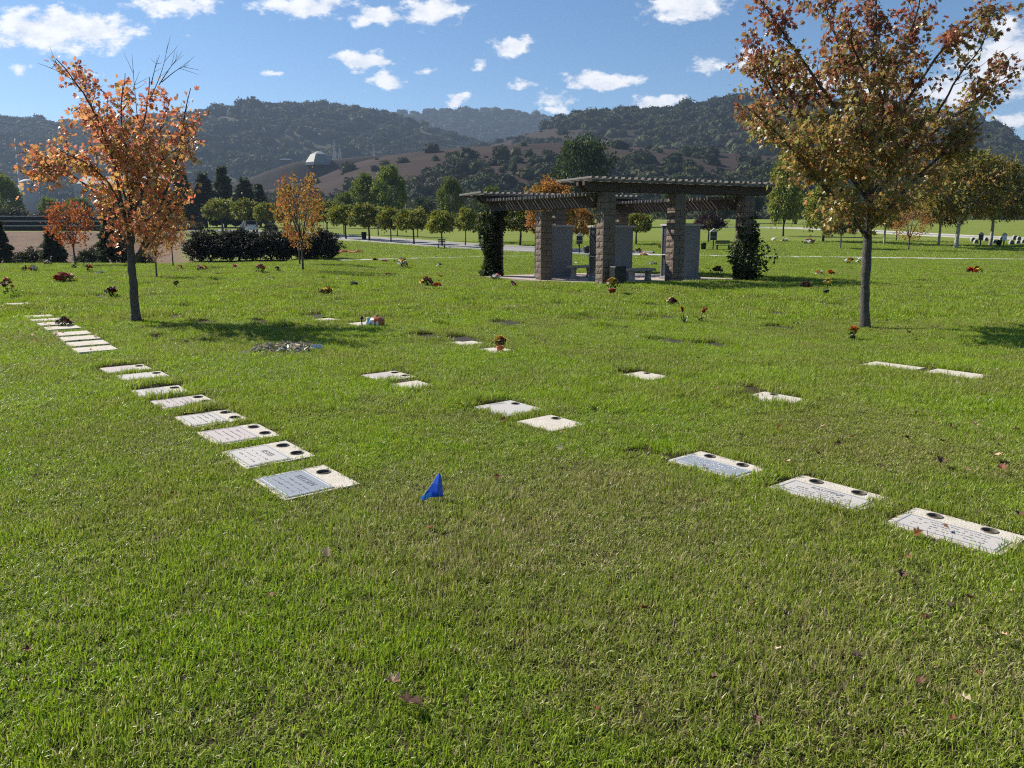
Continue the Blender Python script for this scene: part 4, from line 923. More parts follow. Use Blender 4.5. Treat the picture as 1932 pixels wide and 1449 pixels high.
for i, (px, b, t, w, Y) in enumerate(((60, 500, 462, 90, 55), (170, 500, 462, 70, 56), (265, 498, 470, 60, 55), (510, 440, 420, 30, 118), (375, 440, 418, 26, 122), (545, 441, 424, 28, 118), (20, 420, 388, 80, 140), (90, 420, 392, 60, 142), (150, 420, 390, 70, 142), (230, 420, 394, 70, 142), (300, 422, 394, 60, 142))):
    tree('scrub', 'shrub', ['brown green scrub below the lawn edge by the frame', 'brown scrub below the lawn edge behind the sapling', 'scrub below the lawn edge by the maple trunk', 'small round shrub on the slope behind the car', 'small round shrub left of the car', 'small shrub right of the car', 'dusty shrub above the terraces near the silo', 'dusty shrub above the terraces under the silo', 'shrub above the terraces behind the sapling', 'shrub above the terraces behind the maple', 'last shrub above the terraces'][i], px, b, t, w, Y, 'scrub around the bare field')
# ------------------------------------------------------------------ pergola with columbarium walls
m_block = pm('split_face_block', (.20, .155, .125), (.15, .115, .092), 9, .95, .9, 30)
m_mortar = pm('mortar_core', (.16, .135, .115), (.12, .10, .085), 9, .95)
m_beam = pm('brown_stained_timber', (.075, .053, .042), (.05, .036, .03), 6, .75, .3, 20)
m_slat = pm('weathered_grey_timber', (.20, .185, .17), (.125, .115, .105), 12, .8, .4, 40)
m_gran_s = pm('speckled_grey_granite', (.24, .245, .26), (.15, .155, .165), 90, .5, .05, 200, detail=2)
m_cap = pm('pale_granite_cap', (.44, .43, .41), (.33, .32, .31), 40, .7)
m_niche = pm('polished_dark_granite', (.035, .045, .065), (.055, .065, .085), 60, .18, spec=.5)
m_bench = pm('cast_stone', (.36, .33, .30), (.27, .245, .22), 10, .85, .4, 60)
m_black = pm('black_painted_metal', (.012, .012, .013), (.02, .02, .02), 20, .45)
m_white = pm('white_paint', (.78, .78, .77), (.68, .68, .67), 9, .5)
Cc = np.array([2.96, 24.75]); Uu = np.array([.906, .423]); Vv = np.array([-.423, .906]); Qq = np.array([-.577, .816]); Ww = np.array([.816, .577])
Aa = Cc + Qq * 6.2; Ee = Cc + Uu * 5.6; Ff = Aa + Uu * 5.6; Bb = Cc + Qq * 3.2; Dd = Cc + Uu * 2.7; Gg = Aa + Uu * 2.7; Hh = (Ee + Ff) / 2
def v3(p, z=0.0): return Vector((float(p[0]), float(p[1]), float(z)))
u3, v3d, q3, w3, z3 = v3(Uu), v3(Vv), v3(Qq), v3(Ww), Vector((0, 0, 1))

def rough_block(seed, sx, sy, sz):
    """split-face block: a box whose sides are chipped"""
    r = np.random.default_rng(seed); nx, ny, nz = 3, 2, 2; mb = MB()
    def face(o, a, b, n, na, nb):
        o, a, b, n = map(np.array, (o, a, b, n)); P = []
        for i in range(na + 1):
            for j in range(nb + 1):
                e = i in (0, na) or j in (0, nb); P.append(o + a * (i / na) + b * (j / nb) + n * (-.004 if e else r.uniform(.004, .024)))
        mb.add(P, [(i * (nb + 1) + j, (i + 1) * (nb + 1) + j, (i + 1) * (nb + 1) + j + 1, i * (nb + 1) + j + 1) for i in range(na) for j in range(nb)])
    x, y, z = sx / 2, sy / 2, sz / 2
    face((-x, -y, -z), (sx, 0, 0), (0, 0, sz), (0, -1, 0), 4, 3); face((x, y, -z), (-sx, 0, 0), (0, 0, sz), (0, 1, 0), 4, 3)
    face((x, -y, -z), (0, sy, 0), (0, 0, sz), (1, 0, 0), 3, 3); face((-x, y, -z), (0, -sy, 0), (0, 0, sz), (-1, 0, 0), 3, 3)
    mb.add([(-x, -y, z), (x, -y, z), (x, y, z), (-x, y, z), (-x, -y, -z), (x, -y, -z), (x, y, -z), (-x, y, -z)], [(0, 1, 2, 3), (7, 6, 5, 4)])
    me = mb.mesh('block'); me.materials.append(m_block); return me
CS = .45; CH = .2
halfs = [rough_block(i, CS - .012, CS / 2 - .012, CH - .012) for i in range(5)]

perg = empty('pergola', v3(Cc)); tag(perg, 'dark timber pergola on block columns around the columbarium walls', 'pergola')
PO = v3(Cc); ROTUV = math.atan2(Uu[1], Uu[0])
def pbuild(mb, name, mat, parent=None): return mb.build(name, mat, parent or perg)
def column(p, h, k):
    gz = float(ground_z(p[0], p[1])); base = v3(p, gz - .06) - PO
    o = MB().box((0, 0, h / 2), (CS - .05, CS - .05, h)).build('column', m_mortar, perg); o.location = base; o.rotation_euler = (0, 0, ROTUV)
    n = int(h / CH); r = random.Random(k)
    for i in range(n):
        for s in (-1, 1):
            b = link('block', r.choice(halfs), None, o); t = i % 2; b.location = ((0, s * CS / 4, (i + .5) * CH) if t == 0 else (s * CS / 4, 0, (i + .5) * CH)); b.rotation_euler = (0, 0, (0 if t == 0 else math.pi / 2) + (math.pi if r.random() < .5 else 0))
    return o
LOWB, LOWT, HIB, HIT = 2.46, 2.79, 2.92, 3.20
for k, (p, h) in enumerate(((Aa, LOWB), (Bb, LOWB), (Cc, HIB), (Dd, HIB), (Ee, HIB), (Gg, LOWB + .3), (Ff, LOWB + .3), (Hh, LOWB))): column(p, h + .06, k)

def beam(p0, p1, zb, zt, off, perp, thick=.13, name='beam'):
    """timber beam with chamfered ends"""
    a, b = np.array(p0), np.array(p1); d = (b - a) / np.linalg.norm(b - a); L_ = np.linalg.norm(b - a); mb = MB(); o = a + perp * off
    prof = [(0, zt), (L_, zt), (L_, zb + (zt - zb) * .6), (L_ - .22, zb), (.22, zb), (0, zb + (zt - zb) * .6)]; V = []
    for s in (-1, 1):
        for t, z in prof: q = o + d * t + perp * (s * thick / 2); V.append((q[0] - PO.x, q[1] - PO.y, z))
    n = len(prof); mb.add(V, [tuple(range(n)), tuple(range(2 * n - 1, n - 1, -1))] + [(i + n, (i + 1) % n + n, (i + 1) % n, i) for i in range(n)])
    return pbuild(mb, name, m_beam)
for off in (-.19, .19):
    beam(Cc - Uu * .95, Ee + Uu * .9, HIB, HIT, off, Vv); beam(Aa - Uu * .7, Ff + Uu * .6, LOWB + .3, LOWT + .22, off, Vv)
    beam(Cc + Qq * .25, Aa + Qq * .1, LOWB, LOWT, off, Ww); beam(Ee + Qq * .25, Ff + Qq * .1, LOWB, LOWT, off, Ww)
def slat_mesh(L_, w, h, seed):
    me = MB().box((0, 0, 0), (w, L_, h), bev=.006).mesh('slat'); me.materials.append(m_slat); return me
sA = [slat_mesh(2.25, .12, .065, 1), slat_mesh(2.19, .115, .065, 2)]; sB = [slat_mesh(1.25, .05, .10, 3), slat_mesh(1.2, .05, .10, 4)]
rs = random.Random(5)
def slats(p0, d, perp, n, step, start, z, meshes, mid):
    for i in range(n):
        q = np.array(p0) + d * (start + i * step + rs.uniform(-.012, .012)) + perp * (mid + rs.uniform(-.03, .03)); o = link('slat', rs.choice(meshes), None, perg)
        o.location = v3(q, z + rs.uniform(-.006, .006)) - PO; o.rotation_euler = (rs.uniform(-.006, .006), 0, math.atan2(perp[1], perp[0]) - math.pi / 2 + rs.uniform(-.008, .008))
slats(Cc, Uu, Vv, 32, .235, -.85, HIT + .105, sA, .5); slats(Aa, Uu, Vv, 30, .235, -.8, LOWT + .22 + .105, sA, .5)
slats(Cc, Qq, Ww, 34, .172, .3, LOWT + .052, sB, .0); slats(Ee, Qq, Ww, 34, .172, .3, LOWT + .052, sB, .0)
for p, dz, l in ((Cc, HIT, 7.2), (Aa, LOWT + .22, 6.9)):
    for vv in (-.52, .55, 1.5): pbuild(MB().box(v3(p + Uu * 2.75 + Vv * vv, dz + .03) - PO, (l, .06, .062), ax=(u3, v3d, z3)), 'purlin', m_slat)

# paved floor
fl = MB(); ring = [Cc - Uu * .35 - Vv * .45, Ee + Uu * .5 - Vv * .45, Ff + Uu * .3 + Vv * .4, Aa - Uu * .5 + Vv * .3, Aa - Uu * .5 - Vv * .3]
fl.add([(*p, .045) for p in ring] + [(*p, -.1) for p in ring], [tuple(range(5))] + [(i, i + 5, (i + 1) % 5 + 5, (i + 1) % 5) for i in range(5)])
tag(fl.build('paving', pm('pinkish_concrete_floor', (.42, .34, .29), (.34, .28, .24), 3, .9, .3, 40)), kind='structure')

def columbarium(K, lv, lu, h, label):
    K = np.array(K); o = empty('columbarium_wall', v3(K, .04)); tag(o, label, 'columbarium', 'columbarium walls under the pergola')
    mid = Uu * lu / 2 + Vv * lv / 2
    def part(c, size, name, mat, parent=None, bev=.008): return MB().box(v3(c[:2], c[2]), size, ax=(u3, v3d, z3), bev=bev).build(name, mat, parent or o)
    part((*mid, h / 2), (lu - .08, lv, h), 'granite_body', m_gran_s); part((*mid, .05), (lu + .05, lv + .1, .10), 'plinth', m_gran_s); part((*mid, h + .035), (lu + .12, lv + .12, .07), 'cap', m_cap)
    cols = 2; rows = 5; w = (lv - .1) / cols; hh = (h - .22) / rows
    for i in range(cols):
        for j in range(rows): part((*(Uu * .03 + Vv * (.05 + (i + .5) * w)), .17 + (j + .5) * hh), (.03, w - .012, hh - .012), 'niche_panel', m_niche, bev=.004)
    part((*(Uu * -.01 + Vv * lv / 2), h * .46), (.16, lv - .04, .03), 'flower_ledge', m_cap)
    for s in (.02, lv - .02): part((*(Uu * .02 + Vv * s), h / 2), (.07, .055, h), 'side_pilaster', m_gran_s)
    return o
columbarium((1.25, 28.6), .9, 1.15, 1.84, 'grey granite columbarium wall behind the second column from the ivy')
columbarium((3.1, 26.35), .95, 1.2, 1.80, 'grey granite columbarium wall behind the tallest middle column with bin')
columbarium((5.7, 27.25), .8, 1.1, 1.86, 'grey granite columbarium wall behind the rough lit column')

def bench(px, py, rz, L_, label, Y=None, h=.45):
    g = gpt(px, py) if Y is None else np.array([at(px, py, Y)[0], Y, 0.045]); o = empty('stone_bench', g, rz); tag(o, label, 'bench', 'cast stone benches')
    MB().box((0, 0, h - .04), (L_, .4, .085), bev=.015).build('seat', m_bench, o)
    for s in (-1, 1):
        mb = MB(); prof = [(.16, 0), (.15, .04), (.095, .12), (.085, .2), (.10, .29), (.15, .345), (.16, h - .085)]; V = []
        for t in (-.055, .055):
            V += [(s * L_ * .32 + t, -w, z) for w, z in prof] + [(s * L_ * .32 + t, w, z) for w, z in reversed(prof)]
        n = 2 * len(prof); mb.add(V, [tuple(range(n - 1, -1, -1)), tuple(range(n, 2 * n))] + [(i, (i + 1) % n, (i + 1) % n + n, i + n) for i in range(n)]); mb.build('leg', m_bench, o)
    return o
bench(1097, 526, ROTUV + .1, 1.1, 'stone bench between the left and middle columbarium walls', 28.4)
bench(1207, 532, ROTUV + .05, 1.05, 'stone bench beside the black bin under the pergola', 26.0)
tag(MB().box((*(gpt(1166, 538)[:2] + np.array([0, .1])), .33), (.42, .36, .62), ax=(u3, v3d, z3), bev=.03).build('litter_bin', m_black), 'black box bin in front of the middle column', 'bin')

# ivy climbing two columns
def ivy(p, h, label, side, seed, n=2600, wide=.5, bulge=None):
    r = np.random.default_rng(seed); o = empty('ivy_vine', v3(p)); tag(o, label, 'ivy')
    t = r.uniform(0, 1, n) if bulge is None else r.beta(1.25, 2.0, n); z = h * t; prof = wide * (.55 + .45 * np.sin(t * 5.2 + seed)) ; prof = prof if bulge is None else wide * np.exp(-((t - bulge) / .24) ** 2) + .05; th = r.uniform(0, 6.283, n); rad = .26 + prof * r.uniform(0, 1, n) ** 1.6 * (.35 + .65 * np.clip(np.cos(th - side), 0, 1))
    rad = .25 + (rad - .25) * np.clip(1 + .9 * vnoise(th * 1.5 + seed, z * 2.6, seed), .1, 2); P = np.stack([rad * np.cos(th), rad * np.sin(th), z], -1); D = np.stack([np.cos(th), np.sin(th), -.2 * np.ones(n)], -1)
    V, T, c = leaf_cloud(P, D, .11, pick([(.035, .055, .015), (.05, .075, .018), (.028, .042, .013), (.075, .095, .025)], n, r), r, 'maple', .5)
    q = link('leaves', np_mesh('leaves', V, T, col=c), m_leaf_t, o); q['kind'] = 'stuff'; mb = MB()
    for k in range(6):
        a = side + r.uniform(-1.5, 1.5); mb.tube([(math.cos(a + .3 * math.sin(s * 5)) * .27, math.sin(a + .3 * math.sin(s * 5)) * .27, h * s) for s in np.linspace(0, .95, 9)], np.linspace(.018, .006, 9), 5)
    mb.build('stems', m_bark_d, o)
ivy(Aa + np.array([-.1, -.05]), 2.5, 'leafy green ivy smothering the column at the pergola end', math.radians(190), 3, 3400, .62)
ivy(Ee + np.array([.08, -.08]), 2.35, 'dark ivy bulging from the column nearest the tall maple', math.radians(-20), 6, 2000, .58, .38)
# ------------------------------------------------------------------ flowers and keepsakes on the graves
FC = {'red': (.45, .02, .015), 'darkred': (.13, .012, .015), 'orange': (.65, .16, .015), 'yellow': (.70, .48, .03), 'pink': (.60, .16, .24), 'white': (.75, .74, .68), 'cream': (.68, .58, .38), 'purple': (.32, .05, .28), 'brown': (.12, .065, .035), 'teal': (.10, .35, .33), 'dry': (.20, .13, .06), 'peach': (.70, .30, .16), 'grey': (.28, .29, .27)}
FM = {k: pm(k + '_petals', v, [q * .65 for q in v], 30, .7) for k, v in FC.items()}
m_green = leafmat('bouquet_leaves', .25, .5)
m_terra = pm('terracotta_orange', (.50, .13, .04), (.40, .10, .03), 10, .6); m_dpot = pm('dark_plastic_pot', (.03, .025, .022), (.045, .04, .035), 10, .5); m_rpot = pm('red_foil_pot', (.33, .04, .03), (.25, .03, .025), 20, .4)
def bloom_mesh(seed):
    r = np.random.default_rng(seed); V = []; Fs = []
    for ring, (n, rad, z, tilt) in enumerate(((7, 1.0, 0, .25), (6, .68, .22, .55), (4, .36, .38, .9))):
        for k in range(n):
            a = 6.283 * k / n + ring * .4 + r.uniform(-.15, .15); ca, sa = math.cos(a), math.sin(a); w = rad * .42; b = len(V); t = rad
            V += [(0, 0, z * .5), (ca * t * .6 - sa * w, sa * t * .6 + ca * w, z + tilt * t * .35), (ca * t, sa * t, z + tilt * t * .6 - .08), (ca * t * .6 + sa * w, sa * t * .6 - ca * w, z + tilt * t * .35)]; Fs.append((b, b + 1, b + 2, b + 3))
    b = len(V); V += [(.75 * math.cos(k * 1.2566), .75 * math.sin(k * 1.2566), -.12) for k in range(5)] + [(0, 0, -.4), (0, 0, .25)]; Fs += [(b + k, b + 5, b + (k + 1) % 5) for k in range(5)] + [(b + (k + 1) % 5, b + 6, b + k) for k in range(5)]
    me = bpy.data.meshes.new('bloom'); me.from_pydata(V, [], Fs); me.update(); return me
BL = [bloom_mesh(i) for i in range(3)]; BLM = {}
def bloom(col, k):
    if (col, k) not in BLM: m_ = BL[k].copy(); m_.materials.append(FM[col]); BLM[(col, k)] = m_
    return BLM[(col, k)]
def bouquet(px, py, w, h, cols, label, pot=None, green=1.0, group='flowers left on the graves', gcol=None, name='flower_bouquet', nb=None):
    r = np.random.default_rng(px * 3 + py); g = gpt(px, py); k = g[1] / F; W = w * k; H = h * k; o = empty(name, g, r.uniform(0, 6.28)); tag(o, label, 'flowers', group); z0 = 0.0
    if pot:
        ph = H * .38; pr = W * .30; pot_o = MB().lathe([(pr * .72, 0), (pr * .95, ph * .8), (pr * 1.06, ph * .82), (pr * 1.06, ph), (pr * .94, ph), (pr * .9, ph * .86)], 16).build('pot', pot, o, True); z0 = ph
    n = int((14 + w * 1.0) * green); P = np.stack([r.normal(0, W * .22, n), r.normal(0, W * .22, n), z0 + (H - z0) * r.uniform(0.02, .75, n)], -1); D = np.stack([P[:, 0] / W, P[:, 1] / W, np.full(n, .8)], -1)
    if n > 3:
        V, T, c = leaf_cloud(P, D, max(.04, W * .2), pick(gcol or [(.05, .085, .02), (.08, .11, .03), (.04, .06, .02)], n, r), r, 'leaf', -.2); q = link('foliage', np_mesh('foliage', V, T, col=c), m_green, o); q['kind'] = 'stuff'
    nb = nb or int(np.clip(w / 2.2, 4, 16)); bs = max(W / (1.15 * math.sqrt(nb) + .8), .03)
    for i in range(nb):
        b = link('bloom', bloom(cols[i % len(cols)], i % 3), None, o); a = 2.4 * i; rr = W * .42 * math.sqrt((i + .3) / nb); b.location = (rr * math.cos(a), rr * math.sin(a), max(z0 + (H - z0) * (1.0 - .5 * (rr / (W * .45)) ** 2 + r.uniform(-.12, .05)), bs * .5)); s = bs * r.uniform(.85, 1.2); b.scale = (s, s, s); b.rotation_euler = (r.uniform(-.5, .5) - math.sin(a) * .4, r.uniform(-.5, .5) + math.cos(a) * .4, r.uniform(0, 6))
    return o
for a in ((16, 561, 22, 36, ['orange', 'grey', 'darkred'], 'tall orange and grey flowers by the frame edge'), (122, 533, 34, 16, ['pink', 'red', 'peach'], 'wide pink and red flowers at the lawn edge side'), (48, 514, 12, 11, ['darkred'], 'small dark red bunch beside the cream one'), (64, 514, 17, 11, ['cream', 'peach', 'white'], 'cream bunch next to the small dark red one'),
          (90, 501, 15, 8, ['white', 'cream'], 'white flowers on the very lawn edge'), (139, 508, 9, 8, ['darkred'], 'tiny dark red bunch under the red sapling'), (170, 515, 15, 14, ['orange', 'yellow', 'darkred'], 'orange and yellow bunch behind the red sapling trunk'), (168, 503, 8, 5, ['white'], 'tiny white bunch behind the orange and yellow one'),
          (191, 519, 14, 6, ['white', 'grey'], 'low white flowers beside the orange and yellow bunch'), (211, 562, 24, 19, ['darkred', 'brown', 'darkred'], 'dark red roses left of the maple trunk'), (334, 546, 12, 15, ['brown', 'dry'], 'withered brown stalks right of the maple trunk'), (122, 618, 26, 18, ['brown', 'dry', 'darkred'], 'dry brown flowers on the marker row'),
          (341, 509, 8, 9, ['red'], 'small red bunch by the thin sapling'), (378, 516, 12, 14, ['pink', 'purple'], 'pink bunch before the hedge with a yellow neighbour'), (388, 515, 11, 14, ['yellow'], 'yellow bunch beside the pink one before the hedge'), (443, 507, 12, 7, ['peach', 'pink'], 'peach flowers before the middle of the hedge'), (492, 516, 20, 17, ['white', 'peach', 'orange'], 'white and orange bouquet left of the hedge sapling'),
          (524, 514, 10, 10, ['brown', 'grey'], 'dark small bunch beside the white and orange bouquet'), (512, 528, 14, 5, ['white', 'grey'], 'flat white flowers before the hedge sapling'), (610, 527, 9, 4, ['brown'], 'flat brown bunch behind a grey one'), (608, 534, 13, 5, ['grey', 'brown'], 'flat grey bunch in the open lawn'), (615, 559, 28, 15, ['yellow', 'orange', 'dry'], 'yellow and orange flowers in the open lawn'),
          (668, 541, 16, 8, ['grey'], 'leafy grey green tuft right of the yellow and orange flowers'), (759, 508, 22, 19, ['white', 'pink', 'cream', 'yellow'], 'large white and pink bouquet in front of the road'), (708, 494, 12, 5, ['orange', 'darkred'], 'flat orange bunch near the path'), (726, 495, 12, 4, ['pink'], 'flat pink bunch near the path'), (829, 506, 9, 9, ['teal', 'white'], 'small teal and white keepsake flowers'),
          (833, 525, 9, 8, ['yellow'], 'small yellow bunch behind the orange cluster'), (804, 542, 26, 19, ['dry', 'orange', 'yellow'], 'tall olive and orange cluster left of the pergola'), (824, 544, 20, 9, ['orange'], 'low orange balls beside the olive cluster'), (733, 520, 12, 4, ['peach'], 'flat peach bunch in the lawn'), (936, 530, 20, 11, ['pink', 'white', 'pink'], 'pink and white flowers at the foot of the ivy column'),
          (968, 543, 13, 11, ['purple', 'pink'], 'purple flowers alone before the pergola'), (1266, 577, 20, 14, ['brown', 'cream', 'darkred'], 'brown and cream keepsake bunch before the pergola'), (1520, 545, 24, 10, ['red', 'grey'], 'red and grey flowers left of the maple'), (1546, 521, 14, 9, ['orange', 'white'], 'orange and white flowers behind the pergola shadow'), (1567, 521, 13, 9, ['orange'], 'orange flowers next to the orange and white ones'),
          (1543, 503, 7, 4, ['red'], 'tiny red bunch far behind the orange ones'), (1603, 500, 16, 14, ['white', 'yellow', 'peach'], 'white and yellow bunch behind the maple trunk'), (1620, 499, 9, 12, ['white'], 'white flowers touching the maple trunk outline'), (1836, 517, 26, 11, ['red', 'yellow', 'darkred'], 'red and yellow flowers alone beyond the maple'),
          (1352, 523, 20, 20, ['brown'], 'dark potted plant beside the ivy covered column'), (1313, 512, 6, 8, ['orange'], 'single orange bloom by the granite wall end'), (1062, 500, 1, 1, ['orange'], None), (1460, 455, 12, 6, ['white'], 'white flowers on the lawn behind the path'), (1480, 457, 14, 6, ['cream', 'white'], 'cream flowers on the far lawn behind the path'), (1447, 470, 12, 4, ['cream'], 'low cream bunch left on the far lawn'), (1525, 461, 20, 9, ['peach', 'yellow', 'white'], 'mixed flowers below the yellow green tree'),
          (1215, 484, 14, 6, ['white', 'peach'], 'white flowers framed by the pergola centre'), (1232, 501, 16, 5, ['white', 'cream'], 'row of white flowers behind the bench'), (1205, 478, 12, 8, ['peach', 'brown'], 'peach bunch behind the road through the pergola'), (1085, 500, 10, 4, ['white'], 'tiny white bunch through the left pergola bay'), (1245, 469, 10, 7, ['cream', 'yellow'], 'yellowish bunch by the bin beyond the pergola')):
    if a[5]: bouquet(*a)
bouquet(1155, 556, 24, 30, ['yellow', 'cream', 'orange', 'yellow'], 'potted yellow chrysanthemum in front of the middle column', m_rpot, 2.0, name='potted_plant', nb=14)
bouquet(1558, 559, 17, 32, ['yellow', 'cream'], 'spindly yellow plant in a dark round pot', m_dpot, 1.2, name='potted_plant', nb=5)
bouquet(1608, 643, 18, 27, ['orange', 'orange', 'yellow'], 'orange marigolds at the foot of the maple trunk', m_dpot, 2.0, name='potted_plant', nb=7)
bouquet(944, 664, 25, 30, ['orange', 'yellow', 'peach', 'dry'], 'orange chrysanthemums in a terracotta pot', m_terra, 2.2, name='potted_plant', nb=22, gcol=[(.10, .10, .02), (.16, .11, .025), (.07, .08, .02)])
bouquet(1176, 528, 16, 22, ['orange', 'darkred', 'brown'], 'dark potted plant between the bin and the stone bench', m_dpot, 1.6, name='potted_plant', nb=7)
bouquet(1046, 527, 14, 26, ['orange', 'brown'], 'orange pot standing against the left granite wall', m_terra, .8, name='potted_plant', nb=4)
for i, (px, py, hh, bend) in enumerate(((1291, 611, 30, -.25), (1321, 609, 26, .35))):     # tall red bloom spikes with strap leaves
    g = gpt(px, py); k = g[1] / F; r = np.random.default_rng(i + 50); o = empty('red_flower_spike', g); tag(o, ['taller red torch flower with strap leaves', 'slanting red torch flower on a thin stalk'][i], 'flowers', 'pair of red torch flowers'); H = hh * k
    MB().tube([(0, 0, 0), (bend * H * .25, 0, H * .5), (bend * H * .7, 0, H)], [.008, .007, .006], 6).build('stalk', FM['darkred'] if i else pm('stalk_green', (.08, .13, .03)), o)
    lf = MB()
    for j in range(9):
        a = r.uniform(0, 6.28); ln = H * r.uniform(.35, .75); c_, s_ = math.cos(a), math.sin(a); w = .012
        pts = [(0, 0, 0), (c_ * ln * .4, s_ * ln * .4, ln * .65), (c_ * ln, s_ * ln, ln * .45)]
        V = []
        for t, p in enumerate(pts): ww = w * (1, 1.1, .15)[t]; V += [(p[0] - s_ * ww, p[1] + c_ * ww, p[2]), (p[0] + s_ * ww, p[1] - c_ * ww, p[2])]
        lf.add(V, [(0, 1, 3, 2), (2, 3, 5, 4)])
    q = lf.build('strap_leaves', pm('strap_leaf_green%d' % i, (.05, .10, .03), (.09, .15, .05), 20, .45), o); q['kind'] = 'stuff'
    for j in range(7):
        b = link('bloom', bloom('red', j % 3), None, o); s = .03; b.scale = (s, s, s * 1.6); b.location = (bend * H * (.62 + .03 * j) + r.normal(0, .012), r.normal(0, .012), H * (.80 + .04 * j)); b.rotation_euler = (r.uniform(-.6, .6), r.uniform(-.6, .6), 0)

# painted pumpkin, white vase, stake light
def pumpkin():
    g = gpt(711, 618); k = g[1] / F; R = 16 * k; o = empty('painted_pumpkin', g); tag(o, 'painted ceramic pumpkin in orange and blue with two pale ovals', 'pumpkin')
    mb = MB(); n = 40; m_ = 12
    for i in range(m_ + 1):
        ph = math.pi * i / m_
        for j in range(n):
            t = 2 * math.pi * j / n; rib = 1 - .075 * abs(math.cos(t * 4.5)); rr = R * math.sin(ph) ** .85 * rib; mb.v.append((rr * math.cos(t), rr * math.sin(t), R * .66 * (1 - math.cos(ph)) ))
    for i in range(m_):
        for j in range(n): q = (j + 1) % n; mb.f.append((i * n + j, i * n + q, (i + 1) * n + q, (i + 1) * n + j))
    me = mb.mesh('shell', True); me.materials.append(pm('glazed_orange', (.42, .12, .03), (.30, .07, .025), 8, .3, spec=.5)); me.materials.append(pm('glazed_blue', (.13, .25, .42), (.20, .33, .48), 8, .3, spec=.5))
    for p in me.polygons: p.material_index = 1 if p.center.x < -R * .38 else 0
    s = link('shell', me, None, o)
    for xx in (-.28, .22):
        e = MB(); V = [(0, 0, 0)] + [(.17 * R * math.cos(t), 0, .33 * R * math.sin(t)) for t in np.linspace(0, 6.283, 17)[:-1]]; e.add(V, [(0, 1 + (i + 1) % 16, 1 + i) for i in range(16)]); q = e.build('pale_oval', m_white, s); q.location = (xx * R, -R * math.sqrt(1 - xx * xx) * .985, R * .58); q.rotation_euler = (.12, 0, math.atan2(xx, 1) * .9)
    MB().tube([(0, 0, R * 1.28), (.01, 0, R * 1.42), (.03, 0, R * 1.55)], [.03, .02, .016], 8).build('stem', pm('grey_green_stem', (.20, .21, .17)), o)
    g = gpt(695, 618); o = empty('white_vase', g); tag(o, 'small white vase beside the painted pumpkin', 'vase'); MB().lathe([(.03, 0), (.05, .03), (.055, .08), (.03, .13), (.025, .16), (.035, .175)], 14).build('body', m_white, o, True); MB().tube([(.045, 0, .05), (.085, 0, .075), (.075, 0, .11), (.035, 0, .125)], .008, 6).build('handle', m_white, o)
    g = gpt(683, 617); o = empty('stake_light', g); tag(o, 'black solar stake light in front of the cream marker', 'garden light'); MB().lathe([(.011, -.05), (.011, .14), (.018, .145)], 10).build('stake', m_black, o); MB().lathe([(.038, .145), (.034, .16), (.02, .185), (.006, .205), (.004, .215)], 14).build('cap', m_black, o)
pumpkin()

# withered wreath with a card
def wreath():
    r = np.random.default_rng(77); g = gpt(545, 662); o = empty('withered_wreath', g); tag(o, 'heap of withered white funeral flowers with a blue white card', 'wreath'); o.scale = (.9, .9, .7); n = 900
    x = r.uniform(-.55, .45, n); y = r.normal(0, .16, n); top = .09 * (1 - (x / .6) ** 2); P = np.stack([x, y, np.abs(top) * r.uniform(.05, 1, n)], -1); D = r.normal(0, 1, (n, 3)); D[:, 2] = np.abs(D[:, 2]) * .4
    V, T, c = leaf_cloud(P, D, .125, pick([(.16, .17, .09), (.28, .25, .17), (.40, .35, .26), (.12, .14, .07), (.55, .52, .44)], n, r), r, 'leaf', .1); q = link('dry_leaves', np_mesh('dry_leaves', V, T, col=c), m_green, o); q['kind'] = 'stuff'
    tw = MB()
    for i in range(60): a = r.uniform(-.5, .5); p = np.array([r.uniform(-.5, .3), r.normal(0, .12), r.uniform(.03, .16)]); d = np.array([math.cos(a), math.sin(a), r.normal(0, .1)]) * r.uniform(.1, .3); tw.tube([p, p + d], .003, 4)
    q = tw.build('stalks', pm('dry_stalks', (.22, .16, .10)), o); q['kind'] = 'stuff'
    for i in range(44):
        b = link('bloom', bloom(['white', 'white', 'white', 'cream'][i % 4], i % 3), None, o); s = r.uniform(.025, .05); b.scale = (s, s, s); xx = r.uniform(-.58, .4); b.location = (xx, -.24 + r.normal(0, .06), .02 + .10 * r.uniform(0, 1) * (1 - (xx / .6) ** 2)); b.rotation_euler = tuple(r.uniform(-.9, .9, 3))
    MB().box((.47, -.05, .075), (.008, .24, .15), ax=(Vector((.8, -.35, .48)).normalized(), Vector((.4, .9, 0)).normalized(), Vector((-.45, .2, .87)).normalized())).build('card', pm('pale_card', (.62, .66, .72), (.56, .60, .67), 4, .5), o)
wreath()

